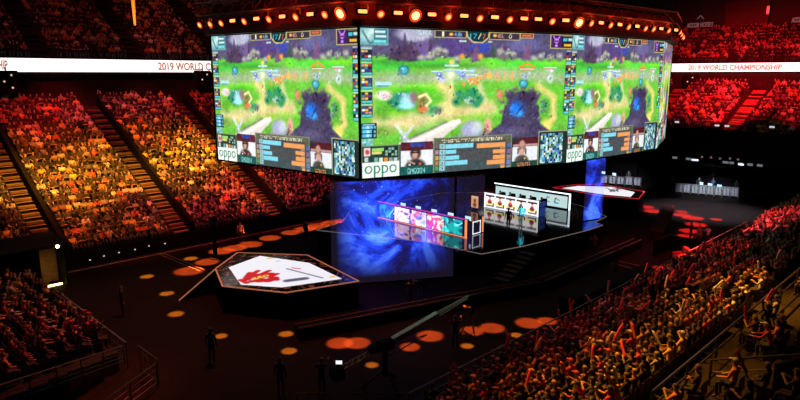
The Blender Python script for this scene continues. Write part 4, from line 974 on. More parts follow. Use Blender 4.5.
b = MB(); b.box((BA - .03, (BB0 + BB1) / 2, STZ + BH - .05), (.06, BB1 - BB0, .09)); b.box((BA - .03, BB0 + .06, STZ + BH / 2), (.06, .14, BH)); b.build('frame_light', mat('cool_frame_light', (.7, .7, .7), emit=(.82, .93, 1), strength=1.9), bk)
# lit poster stand between the desks
pp = at(475, 210, STZ); ps = thing('poster_stand', pp, 'small amber-lit poster stand between the two team desks', 'sign')
b = MB(); b.box((pp.x, pp.y, STZ + .75), (.1, .85, 1.1)); b.build('light_box', BLACK, ps)
pc = Canvas(30, 40, 0, 1, 0, 1, (.95, .70, .45)); pc.ell(.5, .4, .2, .2, (.45, .2, .15), .5); pc.ell(.5, .75, .3, .25, (.5, .25, .2), .5); pc.rect(.1, .05, .9, .15, (.98, .85, .6))
display('poster', [(pp.x - .06, pp.y + .4, STZ + .22), (pp.x - .06, pp.y - .4, STZ + .22), (pp.x - .06, pp.y - .4, STZ + 1.28), (pp.x - .06, pp.y + .4, STZ + 1.28)], pc, attr_mat('poster_light', .9), ps)
b = MB(); b.box((pp.x, pp.y, STZ + .1), (.05, .6, .2)); b.box((pp.x, pp.y, STZ + .015), (.4, .9, .03)); b.build('foot', DMETAL, ps)

# transparent gauze screens carrying a blue nebula
def gauze_mat(name, off, lo, hi, stren):
    m = bpy.data.materials.new(name); m.use_nodes = True; nt = m.node_tree; nt.nodes.clear(); N = nt.nodes.new; K = nt.links.new
    out = N('ShaderNodeOutputMaterial'); add = N('ShaderNodeAddShader'); tr_ = N('ShaderNodeBsdfTransparent'); em = N('ShaderNodeEmission')
    tr_.inputs[0].default_value = (.80, .78, .82, 1)
    tc = N('ShaderNodeTexCoord'); mp = N('ShaderNodeMapping'); mp.inputs['Location'].default_value = off
    n1 = N('ShaderNodeTexNoise'); n1.inputs['Scale'].default_value = .32; n1.inputs['Detail'].default_value = 7; n1.inputs['Roughness'].default_value = .62; n1.inputs['Distortion'].default_value = 1.2
    K(tc.outputs['Object'], mp.inputs[0]); K(mp.outputs[0], n1.inputs['Vector'])
    rp = N('ShaderNodeValToRGB'); e = rp.color_ramp.elements
    e[0].position = lo; e[0].color = (.002, .002, .012, 1); e[1].position = hi; e[1].color = (.06, .17, 1.0, 1)
    x = e.new((lo * 2 + hi) / 3); x.color = (.003, .006, .16, 1); x = e.new((lo + hi * 2) / 3); x.color = (.010, .05, .72, 1)
    K(n1.outputs['Fac'], rp.inputs['Fac'])
    n2 = N('ShaderNodeTexNoise'); n2.inputs['Scale'].default_value = 9; n2.inputs['Detail'].default_value = 1
    st_ = N('ShaderNodeValToRGB'); st_.color_ramp.elements[0].position = .73; st_.color_ramp.elements[1].position = .80; st_.color_ramp.elements[1].color = (.3, .5, 1, 1)
    K(tc.outputs['Object'], n2.inputs['Vector']); K(n2.outputs['Fac'], st_.inputs['Fac'])
    mx = N('ShaderNodeMixRGB'); mx.blend_type = 'ADD'; mx.inputs[0].default_value = .6; K(rp.outputs[0], mx.inputs[1]); K(st_.outputs[0], mx.inputs[2])
    # the projected picture fades out towards the rim of the cloth
    sp = N('ShaderNodeSeparateXYZ'); K(tc.outputs['UV'], sp.inputs[0])
    def fade(o_, a, b_, c_, d_):
        r1 = N('ShaderNodeMapRange'); r1.inputs[1].default_value = a; r1.inputs[2].default_value = b_; K(o_, r1.inputs[0])
        r2 = N('ShaderNodeMapRange'); r2.inputs[1].default_value = d_; r2.inputs[2].default_value = c_; K(o_, r2.inputs[0])
        mm = N('ShaderNodeMath'); mm.operation = 'MULTIPLY'; K(r1.outputs[0], mm.inputs[0]); K(r2.outputs[0], mm.inputs[1]); return mm
    return m, nt, em, mx, sp, fade, add, tr_, out, stren
def gauze(name, p, q, z0, z1, off, lo, hi, stren, fx, fz, label, x=None):
    p, q = Vector(p), Vector(q)
    t = thing(name, ((p.x + q.x) / 2, (p.y + q.y) / 2, z0), label, 'gauze screen')
    m, nt, em, mx, sp, fade, add, tr_, out, s = gauze_mat('nebula_gauze', off, lo, hi, stren)
    K = nt.links.new; a = fade(sp.outputs['X'], *fx); b_ = fade(sp.outputs['Y'], *fz)
    mm = nt.nodes.new('ShaderNodeMath'); mm.operation = 'MULTIPLY'; K(a.outputs[0], mm.inputs[0]); K(b_.outputs[0], mm.inputs[1])
    ms = nt.nodes.new('ShaderNodeMath'); ms.operation = 'MULTIPLY'; ms.inputs[1].default_value = s; K(mm.outputs[0], ms.inputs[0])
    mb_ = nt.nodes.new('ShaderNodeMath'); mb_.operation = 'ADD'; mb_.inputs[1].default_value = .0; K(ms.outputs[0], mb_.inputs[0])
    K(mx.outputs[0], em.inputs['Color']); K(mb_.outputs[0], em.inputs['Strength'])
    gl = nt.nodes.new('ShaderNodeEmission'); gl.inputs[0].default_value = (.012, .008, .022, 1); gl.inputs[1].default_value = .8
    a2 = nt.nodes.new('ShaderNodeAddShader'); K(em.outputs[0], a2.inputs[0]); K(gl.outputs[0], a2.inputs[1])
    K(a2.outputs[0], add.inputs[0]); K(tr_.outputs[0], add.inputs[1]); K(add.outputs[0], out.inputs['Surface'])
    off_ = Vector(t.location); me = bpy.data.meshes.new('gauze_cloth')
    me.from_pydata([tuple(Vector(v) - off_) for v in ((p.x, p.y, z0), (q.x, q.y, z0), (q.x, q.y, z1), (p.x, p.y, z1))], [], [(0, 1, 2, 3)])
    uv = me.uv_layers.new(name='UVMap')
    for i, w in enumerate(((0, 0), (1, 0), (1, 1), (0, 1))): uv.data[i].uv = w
    me.materials.append(m); o = bpy.data.objects.new('gauze_cloth', me); COL.objects.link(o); o.parent = t
    b = MB(); b.tube((p.x, p.y, z1), (q.x, q.y, z1), .04, 6); b.build('hanging_bar', DMETAL, t)
    b = MB(); b.tube((p.x, p.y, z0 + .02), (q.x, q.y, z0 + .02), .025, 6); b.build('hem_bar', BLACK, t)
    return t
g0, g1 = at(332, 286, 0), at(453, 277, 0)
gauze('gauze_curtain', (g0.x, g0.y), (g1.x, g1.y), 0.02, 6.85, (3.1, 1.7, .4), .35, .65, 2.6, (.04, .34, .5, 1.0), (.06, .45, .99, 1.6), 'wide transparent gauze curtain glowing with a blue nebula before the artwork desk')
g2 = at(481, 250, STZ)
gauze('gauze_curtain', (g1.x + .15, g1.y - .05), (g2.x + .25, g2.y), STZ + .1, 6.85, (9, 2, 4), .5, .8, .5, (-.5, .1, .1, .8), (-.4, .1, .9, 1.6), 'dim violet gauze panel beside the blue nebula curtain')
h0, h1 = at(583, 221.5, STZ), at(602, 218.5, STZ)
gauze('gauze_column', (h0.x, h0.y), (h1.x, h1.y), STZ + .02, 6.85, (5.2, .3, 2.2), .30, .58, 1.4, (-.12, .2, .8, 1.1), (-.6, .1, .9, 1.8), 'narrow blue glowing gauze column at the stage end near the white podium')

# ------------------------------------------------------------------ six-sided emblem podiums
def plan_panel(name, poly, z, cv_fn, m, parent, n=150):
    xs = [p[0] for p in poly]; ys = [p[1] for p in poly]; x0, x1, y0, y1 = min(xs), max(xs), min(ys), max(ys)
    cv = Canvas(n, n, x0, x1, y0, y1, (.95, .94, .97)); cv_fn(cv)
    gx = np.linspace(x0, x1, n); gy = np.linspace(y0, y1, n); X, Y = np.meshgrid(gx, gy)
    def inside(px, py):
        r_ = np.zeros(px.shape, bool)
        for i in range(len(poly)):
            (ax, ay), (bx, by) = poly[i], poly[(i + 1) % len(poly)]
            if ay != by: r_ ^= ((py < ay) != (py < by)) & (px < (bx - ax) * (py - ay) / (by - ay) + ax)
        return r_
    ok = inside((X[:-1, :-1] + X[1:, 1:]) / 2, (Y[:-1, :-1] + Y[1:, 1:]) / 2)
    i = np.arange(n - 1)[:, None] * n + np.arange(n - 1)[None]; fs = np.stack([i, i + 1, i + n + 1, i + n], -1)[ok]
    L = parent.location; P = np.stack([X - L.x, Y - L.y, np.full_like(X, z - L.z)], -1).reshape(-1, 3)
    usedv = np.unique(fs); rm = np.full(n * n, -1); rm[usedv] = np.arange(len(usedv))
    me = bpy.data.meshes.new(name); me.from_pydata(P[usedv], [], rm[fs])
    ca = me.color_attributes.new('Col', 'FLOAT_COLOR', 'POINT'); c4 = np.ones((len(usedv), 4), np.float32); c4[:, :3] = srgb(np.clip(cv.a, 0, 1)).reshape(-1, 3)[usedv]; ca.data.foreach_set('color', c4.ravel())
    me.materials.append(m); o = bpy.data.objects.new(name, me); COL.objects.link(o); o.parent = parent
    return o
def xy(px, py, z=STZ): p = at(px, py, z); return (p.x, p.y)
marble = mat('black_marble', (.02, .02, .022), .12, vary=.9, scale=3)
nt = marble.node_tree; rp = [n for n in nt.nodes if n.type == 'VALTORGB'][0]; rp.color_ramp.elements[0].position = .54; rp.color_ramp.elements[0].color = (.008, .008, .01, 1); rp.color_ramp.elements[1].position = .62; rp.color_ramp.elements[1].color = (.30, .28, .27, 1)
PL = attr_mat('podium_light', 1.0)
def podium(outer, inner, paint, label, edge, ramp=None):
    cx = sum(p[0] for p in outer) / len(outer); cy = sum(p[1] for p in outer) / len(outer)
    t = thing('emblem_podium', (cx, cy, 0), label, 'podium')
    b = MB(); b.prism(outer, 0, STZ - .05); b.build('body', BLACK, t)
    b = MB(); b.prism(outer, STZ - .05, STZ - .01); b.build('marble_top', marble, t)
    plan_panel('light_panel', inner, STZ + .012, paint, PL, t)
    b = MB(); b.prism(inner, STZ - .012, STZ + .008); b.build('panel_tray', BLACK, t)
    b = MB()
    for k in range(len(outer)): b.bar((*outer[k], STZ - .01), (*outer[(k + 1) % len(outer)], STZ - .01), .08, .05)
    b.build('edge_strip', edge, t)
    if ramp:
        b = MB(); p, q, f0, f1 = ramp; b.add([(*p, STZ - .02), (*q, STZ - .02), (*f1, .02), (*f0, .02), (*p, 0), (*q, 0)], [(0, 1, 2, 3), (0, 3, 4), (1, 5, 2), (3, 2, 5, 4), (0, 4, 5, 1)]); b.build('side_ramp', BLACK, t)
        b = MB(); b.bar((*p, STZ - .01), (*f0, .03), .07, .05); b.bar((*q, STZ - .01), (*f1, .03), .07, .05); b.build('ramp_edge_strip', edge, t)
    return t
def crest(cv):
    def E_(x, y, r_, col, soft=.3, k=1.): p = xy(x, y); p = xy(x + 2, y - .6); cv.ell(p[0], p[1], r_ * .74, r_ * .74, col, soft, k)
    red = (.80, .04, .12)
    for x, y, r_ in ((245, 280, .42), (250, 277, .55), (256, 277, .75), (263, 276, .7), (268, 275, .5), (272, 279, .5), (266, 281, .55), (258, 281, .6), (250, 282, .35)): E_(x, y, r_, red, .25)
    for p, q in (((247, 283), (241, 280)), ((252, 275), (258, 271)), ((262, 274), (269, 271)), ((270, 277), (277, 274)), ((272, 280), (277, 280)), ((246, 278), (250, 273))): cv.line(xy(*p), xy(*q), .22, red)
    for x, y, r_ in ((254, 279, .32), (259, 277.5, .34), (264, 276.5, .3)): E_(x, y, r_, (.98, .80, .30), .3)
    for x, y in ((255, 278.5), (260, 277), (264, 276.5)): E_(x, y, .13, (.45, .05, .08), .5)
    for x in range(285, 304, 3): E_(x, 281.5 - (x - 285) * .13, .42, (.36, .35, .45), .5)
    cv.line(xy(287, 269), xy(322, 278), .12, (.55, .52, .6)); cv.line(xy(292, 268), xy(300, 269), .1, (.8, .3, .3)); E_(330, 277.5, .35, (.95, .75, .45), .6); E_(268, 259, .4, (.9, .75, .55), .6); E_(276, 262, .3, (.8, .78, .82), .8)
OEDGE = mat('copper_edge_light', (.5, .25, .15), emit=(1, .36, .18), strength=.28); REDGE = mat('red_edge_light', (.5, .1, .1), emit=(1, .04, .06), strength=.5)
oL = [xy(*p) for p in ((215.5, 268.7), (222.5, 286), (286, 292.5), (358.7, 281), (307.5, 255), (237.5, 252.5))]
iL = [xy(*p) for p in ((228.7, 267.5), (241, 285), (282.5, 287.5), (342, 279), (309, 263), (260, 256))]
podium(oL, iL, crest, 'six-sided black podium whose white top shows a red bird crest', OEDGE, (xy(221, 264.7), oL[0], xy(184, 297, 0), xy(179, 301, 0)))
def sketch(cv):
    r_ = random.Random(2)
    for _ in range(22):
        x, y = r_.uniform(605, 618), r_.uniform(188.5, 191.5); cv.line(xy(x, y), xy(x + r_.uniform(-4, 4), y + r_.uniform(-1, 1)), .11, (.25, .18, .2))
oR = [xy(*p) for p in ((553, 187.5), (603.5, 196), (638.7, 198.7), (644.5, 191.5), (601, 184), (575, 184.6))]
iR = [xy(*p) for p in ((562, 188.2), (603.5, 194.6), (630.5, 197), (635, 192.3), (612, 187), (578, 186))]
podium(oR, iR, sketch, 'six-sided podium whose white top shows a black animal sketch, red edges', REDGE)

# ------------------------------------------------------------------ barriers, rails, boxes
def barrier(name, p, q, w, h, label, cat='barrier', m=BLACK, rails=True):
    p, q = Vector((p[0], p[1], 0)), Vector((q[0], q[1], 0)); t = thing(name, (p + q) / 2, label, cat)
    up = Vector((0, 0, h / 2)); b = MB(); b.bar(p + up, q + up, w, h); b.build('body', m, t)
    if rails:
        d = (q - p).normalized(); sd = Vector((-d.y, d.x, 0))
        for s in (-.35, .35):
            b = MB(); b.tube(p + sd * s * w + Vector((0, 0, h + .03)), q + sd * s * w + Vector((0, 0, h + .03)), .03, 6); b.build('top_rail', mat('copper_rail', (.5, .3, .22), .35, .6), t)
    return t
barrier('floor_barrier', xy(297, 338, 0), xy(537, 290, 0), .8, .62, 'long low black barrier with twin rails between podium and camera crane')
barrier('floor_barrier', xy(541, 289.5, 0), xy(637, 247, 0), .8, .62, 'long low black barrier along the front of the stage')
barrier('floor_barrier', xy(566, 313, 0), xy(648, 280, 0), 1.0, .95, 'black chest-high barrier box beside the rail of the amber stand', rails=False)
bx = barrier('stage_riser', xy(656, 240, 0), xy(668, 212, 0), 1.1, .75, 'long dark riser among the red floor light pools', 'riser', mat('speckled_riser', (.03, .008, .008), .8, spec=.05, vary=.8, scale=4), False)
def railing(name, pts, h, label, bars=3, m=METAL, step=2.0, r_=.03, cat='railing'):
    pts = [Vector(p) for p in pts]; t = thing(name, pts[0], label, cat)
    b = MB(); b.path([p + Vector((0, 0, h)) for p in pts], r_, 6); b.build('top_rail', m, t)
    for k in range(1, bars):
        b = MB(); b.path([p + Vector((0, 0, h * k / bars)) for p in pts], r_ * .6, 5); b.build('bar', DMETAL, t)
    n = 0
    for p, q in zip(pts, pts[1:]):
        L = (q - p).length; c_ = max(1, int(L / step))
        for k in range(c_ + (q == pts[-1])):
            c = p.lerp(q, k / c_)
            if n < 90: b = MB(); b.tube(c, c + Vector((0, 0, h)), r_ * .9, 6); b.build('post', DMETAL, t)
            n += 1
    return t
railing('front_rail', [(12.9, 18.6, 0), (16.0, 15.5, 0), (72, 15.3, 0)], 1.25, 'thin steel front rail of the amber stand, bent round its near corner', 3, mat('pale_rail', (.42, .36, .33), .4), 2.4)
railing('front_rail', [(10.0, 28.0, 0), (10.0, 38.4, 0)], 1.3, 'front rail of the dim corner stand', 3)
zc = lambda a: .9 + .15 * (9.6 - a) / .85
railing('stair_rail', [(9.7, 27.5, zc(9.6) - .4), (4.2, 24.2, zc(4.2)), (-.5, 21.4, zc(-.5))], .9, 'sloping stair railing with many bars beside the dim corner stand', 5, DMETAL, 1.2)
railing('stair_rail', [(10.2, 25.2, 0.02), (7.2, 23.4, 0.02)], 1.15, 'short level railing across the red-lit passage from the corner stand', 4, DMETAL, 1.2)
zn = lambda y: .9 + .255 * math.floor((15 - y) / .85)
railing('handrail', [(18.6, 11.0, zn(11.0)), (22.6, 11.0, zn(11.0))], .85, 'short pale handrail between lower rows of the amber stand', 1, METAL, 2)
railing('handrail', [(17, 6.55, zn(6.5)), (36, 6.55, zn(6.5))], .95, 'dark handrail along the cross aisle of the amber stand', 2, DMETAL, 2.4, .045)
railing('handrail', [(20.5, 6.1, zn(6.1)), (21.6, 3.4, zn(3.4))], .9, 'short dark handrail climbing above the cross aisle', 2, DMETAL, 1.6, .04)
b = MB(); b.bar((20.2, 4.2, zn(4.2) + .5), (23.6, 3.0, zn(4.2) + .5), .12, 1.0); struct(b.build('wall_parapet', BLACK), 'black parapet in the amber stand', 'wall')
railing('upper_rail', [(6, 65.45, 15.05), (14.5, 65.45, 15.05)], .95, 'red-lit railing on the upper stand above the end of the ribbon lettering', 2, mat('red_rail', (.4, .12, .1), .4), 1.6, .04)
# gate with a poster in the passage
gp = Vector((10.3, 26.3, 0)); t = thing('barrier_gate', gp, 'dark steel gate with a small white poster in the corner passage', 'gate')
b = MB()
for z in (.15, 1.25): b.tube((10.3, 25.3, z), (10.3, 27.3, z), .03, 6)
for k in range(9): b.tube((10.3, 25.3 + .25 * k, .02), (10.3, 25.3 + .25 * k, 1.25), .015, 5)
b.build('grille', DMETAL, t)
pc = Canvas(24, 30, 0, 1, 0, 1, (.62, .52, .52)); pc.ell(.5, .45, .3, .28, (.40, .28, .3), .4); pc.rect(.15, .78, .85, .86, (.35, .25, .26))
display('poster', [(10.26, 26.9, .45), (10.26, 26.2, .45), (10.26, 26.2, 1.15), (10.26, 26.9, 1.15)], pc, attr_mat('printed_paper', 0, .7), t)

# ------------------------------------------------------------------ portal cabin by the long stand
pb = thing('portal_cabin', (8, 43.4, 0), 'black portal cabin beside the long stand with amber-lit end bay', 'cabin')
b = MB(); b.box((6.2, 43.6, 1.45), (8.2, 3.6, 2.9)); b.build('body', BLACK, pb)
b = MB(); b.box((7.0, 43.5, 2.98), (10.2, 4.0, .16)); b.build('roof', BLACK, pb)
b = MB(); b.box((11.1, 44.2, 1.45), (1.6, .12, 2.9)); b.build('amber_bay_wall', mat('bay_wall', (.2, .12, .05), .8), pb)
b = MB(); b.box((11.9, 43.3, 1.45), (.1, 1.9, 2.9)); b.build('bay_side', BLACK, pb)
b = MB(); b.box((11.1, 43.0, .07), (1.25, .12, .1)); b.build('light_strip', mat('amber_strip', (.6, .4, .2), emit=(1, .62, .2), strength=6), pb)
lp = at_b(57.5, 246.5, 41.4); t = thing('bulkhead_lamp', lp, 'small round white lamp on the edge of the black portal cabin roof', 'lamp')
b = MB(); b.ball(lp, .11); b.build('bulb', mat('warm_bulb', (.8, .7, .5), emit=(1, .8, .5), strength=8), t)
b = MB(); b.tube((lp.x, lp.y, lp.z - .08), (lp.x, lp.y + .25, lp.z - .08), .05); b.build('bracket', BLACK, t)
WL = mat('step_light', (.8, .7, .6), emit=(1, .75, .6), strength=.6)
for k, (x, y) in enumerate(((90, 260), (104, 256), (119, 252.5), (135, 249.5), (149, 246), (165, 243.5))):
    c = at_b(x, y, 45.84); t = thing('wall_light', (c.x, 45.84, c.z), f'small step light on the long stand front wall, {ordinal(k + 1)} from the portal cabin', 'wall light', 'step lights on the front wall')
    b = MB(); b.ball((c.x, 45.84, c.z), (.07, .04, .05)); b.build('lens', WL, t); b = MB(); b.box((c.x, 45.86, c.z + .09), (.24, .05, .05)); b.build('hood', BLACK, t)
for k, ((x0, y0), (x1, y1)) in enumerate((((163, 253), (205, 270)), ((160, 254.5), (200, 271)), ((598, 256.5), (650, 268)), ((600, 259.5), (640, 270.5)))):
    p, q = at(x0, y0, .01), at(x1, y1, .01); b = MB(); b.bar(p, q, .07, .015); struct(b.build(f'trim_{k + 2}', mat('floor_tape', (.22, .18, .17), .7)), 'thin pale tape line on the floor', 'floor tape')

# ------------------------------------------------------------------ lamp clusters below the upper stands
def cluster(loc, label, n=3, face=(0, -1)):
    t = thing('lamp_cluster', loc, label, 'lamp cluster', 'lamp clusters under the upper stands'); x, y, z = loc; fx, fy = face; rz = math.atan2(fx, -fy)
    b = MB(); b.bevel_box((x, y, z), (1.7, .8, 2.0), .05, rz); b.build('cabinet', BLACK, t)
    for k in range(n):
        c = Vector((x + fx * .43 - fy * .3 * (-1) ** k, y + fy * .43 + fx * .3 * (-1) ** k, z + .6 - .55 * k)); b = MB(); b.ball(c, .09); b.build('lens', WL, t)
    b = MB(); b.tube((x, y, z + .95), (x, y, z + 1.3), .06); b.build('hanger', DMETAL, t)
cluster(tuple(at_b(7, 82, 64.3)), 'black cabinet of small white lamps under the ribbon board, beyond the portal cabin')
cluster(tuple(at_b(203, 80, 64.3)), 'black cabinet of small white lamps under the ribbon, beside the screen edge', 2)
cluster(tuple(at_a(691, 82, 88.8)), 'black cabinet of white lamps under the far red ribbon board', 3, (-1, 0))
RBULB = mat('red_tube_lamp', (.6, .1, .1), emit=(1, .06, .05), strength=1.6)
hp = at_a(768, 10, 96); t = thing('hanging_red_lamp', hp, 'upright red lamp hanging high before the red wall panel', 'lamp')
b = MB(); b.tube(hp - Vector((0, 0, .5)), hp + Vector((0, 0, .5)), .16, 10); b.build('tube', RBULB, t); b = MB(); b.tube(hp + Vector((0, 0, .5)), (hp.x, hp.y, 35.84), .05, 6); b.build('rod', DMETAL, t)
for k, (x, y) in enumerate(((134, 12), (211, 27), (227, 26))):
    c = at_b(x, y, 50); t = thing('hanging_lamp', c, ['dim orange hanging lamp high before the upper stand', 'dim orange hanging lamp just off the screen corner', 'dim orange hanging lamp above the screen corner'][k], 'lamp', 'hanging lamps')
    b = MB(); b.tube(c - Vector((0, 0, 1.0)), c + Vector((0, 0, 1.0)), .08, 10, 0, .15); b.build('shade', mat('orange_shade', (.3, .12, .05), emit=(.6, .14, .04), strength=.3), t); b = MB(); b.tube(c + Vector((0, 0, 1)), (c.x, c.y, 35.84), .03, 6); b.build('rod', DMETAL, t)
for k, a in enumerate((18, 36, 54, 72)):
    t = thing('ceiling_truss', (a, 30, 27), f'dark lattice roof truss, {ordinal(k + 1)} from the corner stand', 'truss', 'roof trusses')
    for zz in (26.6, 28.0):
        for dx in (-.6, .6): b = MB(); b.tube((a + dx, -20, zz), (a + dx, 90, zz), .09, 6); b.build('chord', DMETAL, t)
    b = MB()
    for q in range(44): b.tube((a - .6, -20 + q * 2.5, 26.6 if q % 2 else 28), (a - .6, -17.5 + q * 2.5, 28 if q % 2 else 26.6), .05, 5); b.tube((a - .6, -20 + q * 2.5, 26.6), (a + .6, -20 + q * 2.5, 28), .04, 5)
    b.build('lattice', DMETAL, t)
    for yy in (0, 30, 60): b = MB(); b.tube((a, yy, 28), (a, yy, 35.8), .04, 6); b.build('hanger', DMETAL, t)

# ------------------------------------------------------------------ camera crane
pv, tip, rear = at(385, 345, 2.0), at(468, 297, 3.4), at(337, 371, 1.35)
cr = thing('camera_crane', (pv.x, pv.y, 0), 'long camera crane reaching over the floor toward the stage, teal-lit boom', 'camera crane')
GREYB = mat('boom_grey', (.42, .52, .54), .4, .5); d_ = (tip - pv).normalized(); sd = Vector((-d_.y, d_.x, 0)).normalized()
b = MB(); b.bar(pv + d_ * .4, pv.lerp(tip, .62), .26, .26); b.build('boom_section', GREYB, cr)
b = MB()
for s in (-.07, .07):
    for z in (-.08, .08): b.tube(pv.lerp(tip, .6) + sd * s + Vector((0, 0, z)), tip + sd * s * .6 + Vector((0, 0, z * .6)), .02, 5)
for k in range(12): p = pv.lerp(tip, .6 + k / 30); q = pv.lerp(tip, .6 + (k + 1) / 30); b.tube(p + sd * .07 + Vector((0, 0, -.08)), q - sd * .07 + Vector((0, 0, .08)), .014, 4)
b.build('boom_lattice', METAL, cr)
b = MB()
for s in (-.16, .16): b.tube(pv + sd * s, rear + sd * s, .035, 6)
for k in range(8): p = pv.lerp(rear, k / 8); q = pv.lerp(rear, (k + 1) / 8); b.tube(p + sd * .16, q - sd * .16, .02, 5)
b.build('rear_boom', mat('pale_boom_rail', (.7, .58, .52), .5, .1), cr)
b = MB(); b.bevel_box(pv, (.7, .5, .4), .05, math.atan2(d_.y, d_.x)); b.bevel_box(pv - d_ * .55 + Vector((0, 0, .12)), (.5, .42, .3), .05, math.atan2(d_.y, d_.x)); b.build('pivot_head', BLACK, cr)
b = MB(); b.bevel_box(rear - Vector((0, 0, .1)), (.5, .6, .55), .05, math.atan2(d_.y, d_.x)); b.build('counterweight', BLACK, cr)
b = MB(); b.tube((pv.x, pv.y, .55), (pv.x, pv.y, 1.9), .12, 10); b.build('column', BLACK, cr)
for k in range(3):
    a = k * 2.094 + .4; b = MB(); b.tube((pv.x, pv.y, .9), (pv.x + .95 * math.cos(a), pv.y + .95 * math.sin(a), .12), .05, 8)
    lg = b.build('leg', DMETAL, cr); b = MB(); c = (pv.x + .95 * math.cos(a), pv.y + .95 * math.sin(a), .09); b.tube((c[0] - .05, c[1], .09), (c[0] + .05, c[1], .09), .09, 12); b.build('wheel', BLACK, lg)
b = MB(); b.bevel_box(tip - Vector((0, 0, .3)), (.35, .2, .22), .03, .7); b.tube(tip, tip - Vector((0, 0, .2)), .04, 8); b.tube(tip - Vector((0, 0, .3)) + Vector((.15, .12, 0)), tip - Vector((0, 0, .3)) + Vector((.28, .22, 0)), .06, 10); b.build('camera_head', BLACK, cr)
mo = at(339, 362, 1.9); b = MB(); b.bevel_box(mo, (.3, .06, .2), .01, -PI / 4); b.tube(mo - Vector((0, 0, .1)), rear + Vector((0, 0, .15)), .02, 6); mm_ = b.build('monitor', BLACK, cr)
b = MB(); n_ = Vector((-S2, -S2, 0)); b.box(mo + n_ * .034, (.26, .006, .16), -PI / 4); b.build('display', mat('crane_monitor_glow', (.5, .5, .5), emit=(.9, .95, 1), strength=1.1), mm_)
b = MB(); b.tube(pv + sd * .5 - Vector((0, 0, .4)), pv + d_ * 1.9 + sd * -.5 - Vector((0, 0, .3)), .025, 6); b.tube(pv - sd * .3 - Vector((0, 0, .4)), pv + d_ * 1.9 + sd * -.5 - Vector((0, 0, .3)), .025, 6); b.build('pan_handle', DMETAL, cr)
def tripod_camera(p, rz, label):
    t = thing('broadcast_camera', (p.x, p.y, 0), label, 'video camera', None, rz)
    for k in range(3):
        a = k * 2.094 + .5; b = MB(); b.tube((0, 0, 1.15), (.5 * math.cos(a), .5 * math.sin(a), .02), .03, 6); b.build('leg', DMETAL, t, local=True)
    b = MB(); b.bevel_box((0, .05, 1.38), (.22, .55, .28), .03); b.build('camera_body', BLACK, t, local=True)
    b = MB(); b.tube((0, .3, 1.38), (0, .62, 1.38), .08, 12, 0, .1); b.build('lens', DMETAL, t, local=True)
    b = MB(); b.bevel_box((0, -.22, 1.6), (.2, .06, .14), .01); b.build('viewfinder', BLACK, t, local=True); b = MB(); b.tube((0, 0, 1.1), (0, 0, 1.26), .07); b.build('pan_head', DMETAL, t, local=True)
tripod_camera(at(470, 335, 0), -.3, 'broadcast camera on tripod beside the standing operator near the orange floor pools')
tripod_camera(at(423, 305.5, 0), .1, 'broadcast camera on tripod behind the low barrier below the blue curtain')
p = at(215.5, 258, 0); t = thing('lighting_stand', p, 'tall black lighting stand behind the red-crest podium', 'stand')
b = MB(); b.tube(p, p + Vector((0, 0, 2.9)), .16, 10, 0, .12); b.build('mast', BLACK, t); b = MB(); b.box(p + Vector((0, 0, .03)), (.9, .9, .06)); b.build('base', BLACK, t); b = MB(); b.bevel_box(p + Vector((0, 0, 2.95)), (.5, .4, .45), .04); b.build('lamp_head', BLACK, t)

